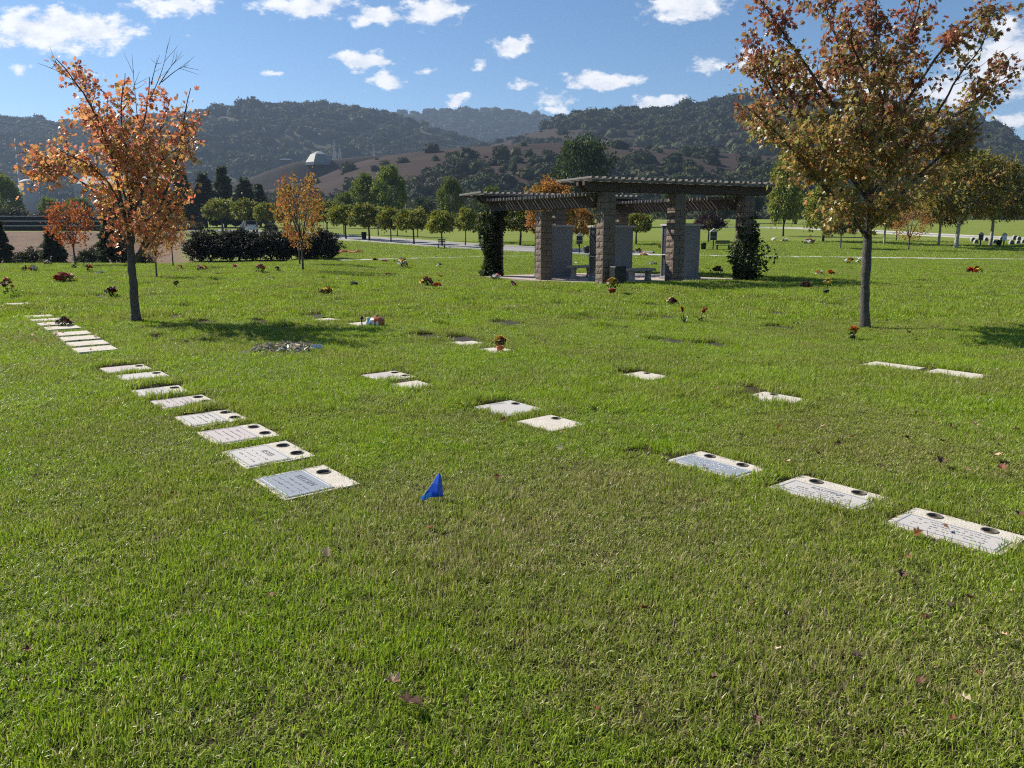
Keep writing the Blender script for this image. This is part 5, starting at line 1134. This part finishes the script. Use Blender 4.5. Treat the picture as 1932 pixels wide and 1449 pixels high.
# the blue marking flag
def flag():
    g = gpt(818, 946); o = empty('marking_flag', g); tag(o, 'small bright blue plastic marking flag in worn grass', 'flag'); Y = g[1]
    def f(px, py, dy): return Vector(tuple(at(px, py, Y + dy))) - Vector(tuple(g))
    m_fb = pm('blue_vinyl', (.01, .09, .62), (.008, .075, .54), 12, .35, spec=.5); m_fl = pm('blue_vinyl_fold', (.015, .24, .90), (.015, .21, .85), 12, .35, spec=.5)
    def sheet(rows, name, mat):
        mb = MB(); n = len(rows[0]); V = [p for r_ in rows for p in r_]; Fs = [(i * n + j, i * n + j + 1, (i + 1) * n + j + 1, (i + 1) * n + j) for i in range(len(rows) - 1) for j in range(n - 1)]; mb.add(V, Fs); q = mb.build(name, mat, o); md = q.modifiers.new('thickness', 'SOLIDIFY'); md.thickness = .0012; return q
    sheet([[f(826, 894, 0), f(828, 894, -.012), f(832, 896, .004)], [f(817, 912, -.006), f(826, 913, -.026), f(834, 914, .006)], [f(806, 926, -.006), f(824, 930, -.034), f(835, 926, .008)], [f(798, 938, 0), f(819, 938.5, -.03), f(836, 936.5, .01)]], 'cloth', m_fb)
    sheet([[f(812, 927, -.042), f(814.5, 926, -.045), f(816, 929, -.047)], [f(803, 933, -.034), f(808, 935, -.042), f(814, 937, -.048)], [f(793, 938, -.012), f(796, 944, -.022), f(803, 945, -.03)]], 'turned_corner', m_fl)
    MB().tube([f(827, 893, .004), f(810, 919, .004), f(795, 939, .004), f(786, 954, .006)], .0016, 6).build('wire_stake', m_white, o)
flag()

# fallen maple leaves
def leaf_mesh(seed, size, curl):
    r = np.random.default_rng(seed); L0 = np.concatenate([[[0, 0, 0]], MAPLE]); V = [(p[0] * size, p[1] * size, (abs(p[0]) * curl * r.uniform(.6, 1.2) + (p[1] ** 2) * curl * r.uniform(.2, 1.0)) * size + r.normal(0, .02) * size) for p in L0]
    mb = MB(); mb.add(V, [(0, 1 + i, 1 + (i + 1) % 12) for i in range(12)]); mb.tube([(0, -.4 * size, 0), (.03 * size, -.62 * size, .03 * size), (.08 * size, -.85 * size, .08 * size)], .0012, 4); return mb.mesh('fallen_leaf')
LCOL = {'tan': (.40, .27, .16), 'brown': (.10, .05, .03), 'red': (.15, .05, .02), 'cream': (.55, .43, .28), 'dark': (.045, .022, .02), 'orange': (.50, .15, .03)}
LMAT = {k: pm(k + '_dead_leaf', [q * 1.35 for q in v], [q * .8 for q in v], 30, .65, .3, 80) for k, v in LCOL.items()}
def fallen(px, py, col, w, label, i):
    g = gpt(px, py); r = random.Random(i); s = w * g[1] / F * 1.0; o = link('fallen_leaf', leaf_mesh(i, s, r.uniform(.35, 1.0)), LMAT[col]); o.location = (g[0], g[1], g[2] + .052); o.rotation_euler = (r.uniform(-.5, .5), r.uniform(-.5, .5), r.uniform(0, 6.28)); tag(o, label, 'leaf', 'fallen leaves on the grass'); return o
FL = [(741, 1312, 'tan', 36, 'pale curled leaf just above the large brown leaf'), (772, 1350, 'brown', 62, 'large folded purplish brown leaf close to the camera'), (57, 1247, 'red', 18, 'crumpled rust red leaf low by the frame side'), (512, 1143, 'red', 17, 'small flat red leaf in open bright grass'), (1712, 1070, 'red', 16, 'upright red leaf below the nearest grey marker'), (1698, 1102, 'brown', 26, 'long dark brown leaf below the upright red one'),
      (1828, 1148, 'red', 18, 'slim red leaf in the yellowish grass'), (1888, 1220, 'tan', 22, 'pinkish tan leaf stuck upright near the frame side'), (1419, 1160, 'red', 18, 'red leaf standing in olive grass'), (1467, 1248, 'cream', 18, 'small cream leaf in olive grass'), (1613, 1261, 'dark', 24, 'dark blackish leaf in olive grass'), (1735, 1310, 'brown', 28, 'flat wine brown leaf with pointed tips'), (1816, 1343, 'cream', 28, 'bright cream maple leaf in the corner grass'),
      (1794, 1380, 'red', 16, 'thin red leaf below the bright cream one'), (1842, 1292, 'red', 14, 'small red leaf above the bright cream one'), (1346, 1304, 'brown', 22, 'brown leaf edge on in lime grass'), (1425, 1384, 'brown', 24, 'dull brown leaf deep in grass near the lower edge'), (1212, 1168, 'red', 20, 'rust leaf lying at the worn patch edge'), (1125, 1362, 'red', 14, 'tiny red leaf near the lower edge'), (1484, 886, 'tan', 18, 'pale upright leaf between two grave markers'),
      (1774, 884, 'brown', 26, 'big brown leaf on open grass beyond the markers'), (1877, 872, 'tan', 26, 'wide tan leaf beyond the markers near the frame'), (1668, 893, 'brown', 14, 'small brown leaf beyond the named grey marker'), (1822, 899, 'tan', 14, 'small tan leaf below the big brown one'), (1888, 896, 'red', 20, 'red brown leaf below the wide tan one'), (1774, 843, 'red', 14, 'bright red leaf beyond the big brown one'), (1838, 813, 'tan', 18, 'tan leaf in the far grass beyond the red one'),
      (1915, 822, 'tan', 16, 'tan leaf cut close to the frame side'), (1551, 816, 'tan', 13, 'tan leaf alone behind the blue marker'), (1606, 836, 'brown', 12, 'brown curled leaf behind the blue marker'), (1710, 838, 'dark', 12, 'dark leaf left of the bright red one'), (1300, 931, 'tan', 11, 'tiny tan leaf before the blue marker'), (915, 850, 'red', 12, 'red leaf in the grass above the flag'), (868, 773, 'orange', 10, 'bright orange leaf left of the pale slab'),
      (328, 946, 'red', 10, 'red leaf in grass left of the nearest marker'), (70, 912, 'red', 9, 'tiny red leaf far over at the frame side'), (1800, 730, 'tan', 14, 'tan leaf below the white marker strip'), (1316, 683, 'red', 9, 'small red leaf in mid lawn below the torch flowers'), (1715, 634, 'red', 12, 'red leaf right of the maple foot'), (1920, 985, 'brown', 20, 'brown leaf on the corner of the nearest grey marker'), (1480, 1180, 'brown', 14, 'faint brown leaf in the worn olive grass'), (1905, 1135, 'tan', 15, 'pale tan leaf at the frame side below the marker')]
for i, a in enumerate(FL): fallen(*a, i)
def litter():
    r = np.random.default_rng(91); P = []; g1 = gpt(257, 608); g2 = gpt(1632, 620)
    for g, n, sx, sy in ((g1, 240, 1.9, 2.0), (gpt(110, 625), 130, .7, 1.4), (g2, 110, 2.4, 2.2), (gpt(1750, 850), 45, 1.8, 1.6), (gpt(1000, 700), 20, 4, 3)): P.append(np.stack([r.normal(g[0], sx, n), r.normal(g[1], sy, n)], -1))
    P = np.concatenate(P); n = len(P); P = np.concatenate([P, (ground_z(P[:, 0], P[:, 1]) + r.uniform(.025, .055, n))[:, None]], 1); D = r.normal(0, 1, (n, 3)); D[:, 2] = 0
    V, T, c = leaf_cloud(P, D, .055, pick([(.22, .11, .06), (.30, .21, .12), (.12, .06, .035), (.26, .11, .045), (.16, .06, .035), (.40, .32, .2)], n, r), r, 'maple', .05)
    tag(link('fallen_leaves', np_mesh('fallen_leaves', V, T, col=c), m_leaf), 'scattered small dry leaves around both maples', 'leaf litter', kind='stuff')
litter()
# ------------------------------------------------------------------ far lawn: notice boards, bins, headstones, car, terraces, works
def notice(px, py, hpx, label, white=False):
    g = gpt(px, py); H = hpx * g[1] / F; o = empty('notice_board', g); tag(o, label, 'notice board'); w = H * .30
    MB().box((0, 0, H * .25), (.08, .08, H * .5)).build('post', m_black, o)
    mb = MB(); V = []
    for y in (-.05, .05): V += [(-w / 2, y, H * .46), (w / 2, y, H * .46), (w / 2, y, H * .84), (-w / 2, y, H * .84)]
    mb.add(V, [(0, 1, 2, 3), (7, 6, 5, 4), (0, 4, 5, 1), (1, 5, 6, 2), (2, 6, 7, 3), (3, 7, 4, 0)]); mb.build('panel', m_white if white else m_black, o)
    rf = MB(); V = []
    for y in (-.1, .1): V += [(-w * .62, y, H * .83), (w * .62, y, H * .83), (0, y, H)]
    rf.add(V, [(0, 1, 2), (5, 4, 3), (0, 2, 5, 3), (2, 1, 4, 5), (1, 0, 3, 4)]); rf.build('roof', m_cap, o)
    MB().box((0, -.062, H * .60), (w * .98, .01, H * .025)).build('divider', m_cap, o); return o
notice(1093, 478, 38, 'black house shaped notice board in the left pergola bay'); notice(1345, 472, 40, 'black house shaped notice board beside the plum tree'); notice(1849, 465, 26, 'black notice board by the stout trunked tree'); notice(1893, 466, 26, 'white notice board by the round headstones', True)
def bin_(px, py, hpx, label):
    g = gpt(px, py); H = hpx * g[1] / F; o = empty('litter_bin', g); tag(o, label, 'bin', 'black bins on the far lawn'); MB().lathe([(H * .3, 0), (H * .38, H * .9), (H * .41, H * .92), (H * .41, H), (H * .34, H)], 14).build('drum', m_black, o, True); MB().lathe([(H * .36, H * .99), (H * .30, H * 1.06), (H * .1, H * 1.09)], 14).build('lid', m_black, o)
for a in ((1327, 472, 13, 'black bin left of the notice board by the plum tree'), (1107, 480, 14, 'black bin right of the notice board in the pergola bay'), (1884, 466, 12, 'black bin beside the white notice board'), (687, 452, 13, 'black bin between street trees at the kerb')): bin_(*a)
def dark_bench(px, py, wpx, label):
    g = gpt(px, py); L_ = wpx * g[1] / F; o = empty('park_bench', g); tag(o, label, 'bench'); 
    for k in range(3): MB().box((0, -.15 + .15 * k, .45), (L_, .12, .04)).build('seat_slat', m_black, o)
    for k in range(2): MB().box((0, .28, .62 + .17 * k), (L_, .03, .11)).build('back_slat', m_black, o)
    for s in (-1, 1): MB().box((s * L_ * .42, .05, .22), (.06, .42, .44)).build('leg', m_black, o)
dark_bench(1364, 473, 26, 'dark bench right of the notice board by the plum tree'); dark_bench(270, 497, 20, 'small dark bench at the lawn edge by the maple trunk'); dark_bench(833, 470, 14, 'dark bench below the widest street tree')
m_hs = pm('dark_headstone_granite', (.03, .035, .035), (.05, .055, .055), 30, .35); m_hr = pm('pale_headstone_edge', (.38, .38, .36), (.3, .3, .28), 20, .8)
for i, (px, py, wp) in enumerate(((1835, 457, 9), (1841, 461, 9), (1860, 456, 8), (1876, 461, 9), (1889, 454, 8), (1908, 463, 10), (1920, 462, 9), (1914, 453, 9), (1922, 455, 9), (1931, 461, 10))):
    g = gpt(px, py); W = wp * g[1] / F; o = empty('headstone', g, .25); tag(o, ['round dark headstone first left of the stout trunk', 'round dark headstone low left of the stout trunk', 'round dark headstone just behind the stout trunk', 'round dark headstone between the trunk and the bin', 'round dark headstone behind the white notice board', 'round dark headstone first right of the white board', 'round dark headstone second right of the white board', 'upper round dark headstone right of the white board', 'upper round dark headstone next to the frame', 'round dark headstone cut by the frame'][i], 'headstone', 'round dark headstones on the far lawn')
    a = np.linspace(0, math.pi, 9); outl = [(W / 2, 0)] + [(W / 2 * math.cos(t), W * .45 + W / 2 * math.sin(t)) for t in a] + [(-W / 2, 0)]
    for nm, mt, k, y0, y1 in (('edge', m_hr, 1.0, -.06, .12), ('face', m_hs, .84, -.075, -.055)):
        n = len(outl); V = [(x * k, y0, z * k + .02) for x, z in outl] + [(x * k, y1, z * k + .02) for x, z in outl]; MB().add(V, [tuple(range(n - 1, -1, -1)), tuple(range(n, 2 * n))] + [(j, (j + 1) % n, (j + 1) % n + n, j + n) for j in range(n)]).build(nm, mt, o)

def car():
    g = at(470, 430, 117); g[2] = float(ground_z(g[0], g[1])) + .05; o = empty('parked_car', g, math.radians(-62)); tag(o, 'white sport utility car on the far road behind the hedge', 'car')
    mw = pm('white_car_paint', (.75, .76, .78), (.72, .73, .75), 3, .25, spec=.5); mg = pm('car_glass', (.03, .04, .055), (.04, .05, .065), 3, .08, spec=.6); mt = pm('tyre_rubber', (.02, .02, .02)); mr = pm('alloy_rim', (.45, .46, .48), rough=.35, metallic=.8); ml = pm('lamp_glass', (.7, .72, .75), rough=.15); mrd = pm('tail_lamp', (.35, .02, .02), rough=.2)
    prof = [(-2.3, .35), (-2.32, .75), (-2.2, .98), (-1.15, 1.08), (-.45, 1.62), (.2, 1.70), (1.6, 1.66), (2.2, 1.05), (2.3, .8), (2.28, .35)]; mb = MB(); V = []; n = len(prof)
    rows = [(-.93, 0), (-.96, .0), (-.90, 1), (.90, 1), (.96, 0), (.93, 0)]
    for y, _ in ((-.94, 0), (-.84, 0), (.84, 0), (.94, 0)):
        inset = abs(y) > .9
        for x, z in prof: V.append((x, y * (1 if z < 1.1 else .86), z - (.03 if inset and z > 1.1 else 0)))
    Fs = [tuple(range(n - 1, -1, -1)), tuple(range(3 * n, 4 * n))] + [(r * n + i, r * n + (i + 1) % n, (r + 1) * n + (i + 1) % n, (r + 1) * n + i) for r in range(3) for i in range(n)]
    mb.add(V, Fs).build('body', mw, o)
    MB().add([(-1.08, -.74, 1.13), (-1.08, .74, 1.13), (-.52, .70, 1.60), (-.52, -.70, 1.60)], [(3, 2, 1, 0)]).build('windscreen', mg, o).location = (-.025, 0, .012)
    MB().add([(2.16, -.72, 1.12), (2.16, .72, 1.12), (1.68, .68, 1.58), (1.68, -.68, 1.58)], [(0, 1, 2, 3)]).build('rear_window', mg, o).location = (.03, 0, .012)
    for s in (-1, 1):
        for x0, x1 in ((-.75, .35), (.42, 1.2)): MB().add([(x0, s * .845, 1.14), (x1, s * .845, 1.14), (x1, s * .80, 1.55), (max(x0, -.38), s * .80, 1.52)], [(0, 1, 2, 3) if s < 0 else (3, 2, 1, 0)]).build('side_window', mg, o).location = (0, s * .03, 0)
        MB().box((-2.24, s * .68, .82), (.14, .38, .16), bev=.03).build('headlight', ml, o); MB().box((2.26, s * .76, .95), (.1, .2, .3), bev=.02).build('tail_light', mrd, o); MB().box((-.75, s * 1.02, 1.12), (.12, .16, .13), bev=.03).build('wing_mirror', mw, o)
        for x in (-1.45, 1.4):
            w = empty('wheel', (x, s * .86, .34)); w.parent = o; a = MB().lathe([(.22, -.11), (.34, -.09), (.34, .09), (.22, .11)], 20); t = a.build('tyre', mt, w); t.rotation_euler = (math.pi / 2, 0, 0); q = MB().lathe([(.05, -.115), (.21, -.10), (.21, .10), (.05, .115)], 12).build('rim', mr, w); q.rotation_euler = (math.pi / 2, 0, 0)
    MB().box((-2.32, 0, .5), (.06, 1.5, .2), bev=.02).build('bumper', mt, o)
car()

# terraced hedges on the bank beyond the bare field
m_hl = leafmat('clipped_hedge_leaves', .1, .7, .1)
for i, (y0, y1, Y) in enumerate(((438, 427, 126), (427, 418, 131), (419, 409, 136))):
    r = np.random.default_rng(300 + i); a = at(-160, y1, Y); b = at(365 - 18 * i, y1, Y); L_ = b[0] - a[0]; g = np.array([(a[0] + b[0]) / 2, Y, float(ground_z((a[0] + b[0]) / 2, Y))]); zt = a[2] - g[2]; zb = at(0, y0, Y)[2] - g[2] - .6
    o = empty('clipped_hedge', g); tag(o, ['lowest dark clipped hedge of the terraced bank', 'middle dark clipped hedge of the terraced bank', 'top dark clipped hedge of the terraced bank'][i], 'hedge', 'terraced hedges beyond the bare field')
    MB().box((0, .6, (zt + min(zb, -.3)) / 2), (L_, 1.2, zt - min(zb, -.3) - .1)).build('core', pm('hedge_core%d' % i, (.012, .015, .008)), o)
    n = 5200; x = r.uniform(-L_ / 2, L_ / 2, n); P = np.stack([x, np.where(r.uniform(0, 1, n) < .6, r.uniform(-.06, 0, n), r.uniform(0, 1.2, n)), np.zeros(n)], -1); P[:, 2] = np.where(P[:, 1] <= 0, r.uniform(zb, zt, n), zt - .05 + r.normal(0, .04, n))
    V, T, c = leaf_cloud(P, np.tile([0, -.5, .5], (n, 1)), .22, pick([(.018, .024, .011), (.026, .032, .014), (.03, .034, .016)], n, r), r, 'leaf', 0); q = link('leaves', np_mesh('leaves', V, T, col=c), m_hl, o); q['kind'] = 'stuff'
    MB().box((0, .5, zt + .08), (L_, 1.3, .16)).build('pale_lip', m_cap, o)

# orange safety netting by the hedge end
def net():
    g = gpt(660, 478); o = empty('safety_netting', g); tag(o, 'orange safety netting lying by the hedge end', 'netting'); r = random.Random(4); mo = pm('orange_plastic', (.55, .13, .06), (.45, .10, .05), 5, .6); L_ = 44 * g[1] / F
    for k in range(3):
        pts = [(-L_ / 2 + L_ * t / 8, r.uniform(-.3, .3) + k * .5 - .5, .06 + r.uniform(0, .18)) for t in range(9)]; MB().tube(pts, .05, 5).build('net_roll', mo, o)
net()

# power line, pylons, cement works
m_stl = pm('galvanised_steel', (.30, .31, .33), (.24, .25, .27), 4, .6)
def wire(p, q, sag, r=.06, name='power_cable', label=''):
    P = [Vector(tuple(p)).lerp(Vector(tuple(q)), t) - Vector((0, 0, sag * 4 * t * (1 - t))) for t in np.linspace(0, 1, 24)]; o0 = P[0].copy(); o = MB().tube([v - o0 for v in P], r, 5).build(name, m_stl); o.location = o0; tag(o, label, 'cable', 'power cables above the ridge')
wire(at(-300, 172, 420), at(640, 286, 800), 6, .13, label='upper power cable crossing the sky by the orange maple'); wire(at(-300, 180, 420), at(640, 292, 800), 8, .13, label='lower power cable crossing the sky by the orange maple')
def pylon(px, ptop, pbase, Y, label):
    t = at(px, ptop, Y); b = at(px, pbase, Y); H = t[2] - b[2]; o = empty('power_pylon', b); tag(o, label, 'pylon', 'steel pylons near the storage dome'); w = H * .12; mb = MB()
    for sx in (-1, 1):
        for sy in (-1, 1): MB().tube([(sx * w, sy * w, -4), (sx * w * .25, sy * w * .25, H * .7), (sx * w * .15, sy * w * .15, H)], H * .008, 4).build('leg', m_stl, o)
    for k in range(6):
        z0, z1 = H * .7 * k / 6, H * .7 * (k + 1) / 6; a0 = w * (1 - .75 * k / 6); a1 = w * (1 - .75 * (k + 1) / 6)
        for sy in (-1, 1): mb.tube([(-a0, sy * a0, z0), (a1, sy * a1, z1)], H * .005, 4); mb.tube([(a0, sy * a0, z0), (-a1, sy * a1, z1)], H * .005, 4)
    q = mb.build('bracing', m_stl, o); q['kind'] = 'stuff'
    for z in (.72, .84, .96): MB().box((0, 0, H * z), (H * .34, H * .012, H * .012)).build('cross_arm', m_stl, o)
pylon(632, 264, 302, 640, 'steel pylon right beside the storage dome'); pylon(706, 272, 303, 640, 'steel pylon on the quarry slope right of the dome'); pylon(642, 272, 302, 700, 'steel pylon half behind the first one')
m_cw = pm('weathered_cement', (.33, .325, .31), (.24, .235, .225), .15, .9); m_dome = pm('grey_green_sheet_roof', (.22, .23, .205), (.17, .18, .165), .1, .6); m_dw = pm('shed_wall', (.16, .18, .19), (.12, .135, .145), .1, .8)
def dome():
    Y = 572; b = at(603, 307, Y); W = 25 * Y / F; H = 20 * Y / F; o = empty('storage_dome', b); tag(o, 'pale six sided storage dome on the quarry slope', 'building'); n = 6; rot = .35
    rings = [(W, -2), (W, 0), (W * .62, H * .72), (W * .12, H)]
    P = [[(r_ * math.cos(2 * math.pi * k / n + rot), r_ * math.sin(2 * math.pi * k / n + rot), z) for k in range(n)] for r_, z in rings]
    for k in range(n):
        j = (k + 1) % n
        MB().add([P[0][k], P[0][j], P[1][j], P[1][k]], [(0, 1, 2, 3)]).build('wall_panel', m_dw, o)
        MB().add([P[1][k], P[1][j], P[2][j], P[2][k]], [(0, 1, 2, 3)]).build('side_panel', m_dome, o)
        MB().add([P[2][k], P[2][j], P[3][j], P[3][k]], [(0, 1, 2, 3)]).build('roof_panel', m_dome, o)
    MB().add(P[3], [tuple(range(n))]).build('crown_cap', m_dome, o)
    s = at(540, 313, 600); o = empty('quarry_shed', s); tag(o, 'small white roofed quarry shed left of the dome', 'building'); MB().box((0, 0, 1.2), (7, 4, 6)).build('wall', m_dw, o); MB().box((0, 0, 4.6), (8, 5, .8)).build('roof', m_white, o)
    a = at(700, 297, 585); c = at(660, 312, 575); o = empty('quarry_conveyor', c); tag(o, 'grey inclined conveyor on the quarry slope', 'conveyor'); d = a - c; MB().tube([(0, 0, 0), tuple(d)], 1.6, 4).build('gallery', m_cw, o)
    for t in (.3, .65, .95): MB().box(tuple(d * t - np.array([0, 0, 5])), (1, 1, 10)).build('trestle', m_stl, o)
dome()
def works():
    Y = 600; t = at(40, 262, Y); b = at(48, 395, Y); o = empty('factory_chimney', b); tag(o, 'tall tapering concrete chimney of the cement works', 'chimney'); H = t[2] - b[2]; n = 9
    for k in range(n):
        r0 = 2.9 - 1.0 * k / n; MB().lathe([(r0, H * k / n + .15), (r0 - .09, H * (k + 1) / n)], 20).build('shaft_section', m_cw, o, True); MB().lathe([(r0 + .12, H * k / n - .1), (r0 + .12, H * k / n + .25)], 20).build('band', m_stl, o)
    p = at(58, 395, 590); o = empty('cement_silo', p); tag(o, 'pale round silo at the foot of the chimney', 'silo'); H = at(58, 338, 590)[2] - p[2]; MB().lathe([(6.5, -4), (6.5, H * .82)], 28).build('drum', m_cw, o, True); MB().lathe([(6.7, H * .82), (5.2, H * .93), (1.5, H)], 28).build('roof', m_cap, o, True); MB().box((-7.2, 0, H * .45), (1.4, 2, H * .9)).build('lift_shaft', m_dw, o)
    p = at(165, 395, 640); o = empty('preheater_tower', p); tag(o, 'blocky grey preheater tower behind the orange maple', 'building'); H = at(165, 286, 640)[2] - p[2]; W = 13
    MB().box((0, 0, H / 2), (W, 10, H)).build('wall', m_cw, o)
    for k in range(4): MB().box((0, -5.06, H * (.3 + .18 * k)), (W * .8, .2, 2.2)).build('opening', m_dw, o)
    MB().box((2, 0, H + 1.2), (5, 5, 2.4)).build('roof_house', m_cw, o); MB().box((-3, 0, H + 2.5), (.5, .5, 5)).build('mast', m_stl, o)
    p = at(250, 395, 620); o = empty('works_hall', p); tag(o, 'long grey works hall between chimney and tower', 'building'); MB().box((0, 0, 8), (70, 20, 22)).build('wall', m_cw, o)
    rf = MB(); V = []
    for x in (-36, 36): V += [(x, -11, 19), (x, 11, 19), (x, 0, 25)]
    rf.add(V, [(0, 2, 1), (3, 4, 5), (0, 3, 5, 2), (2, 5, 4, 1), (1, 4, 3, 0)]).build('roof', m_dome, o)
works()
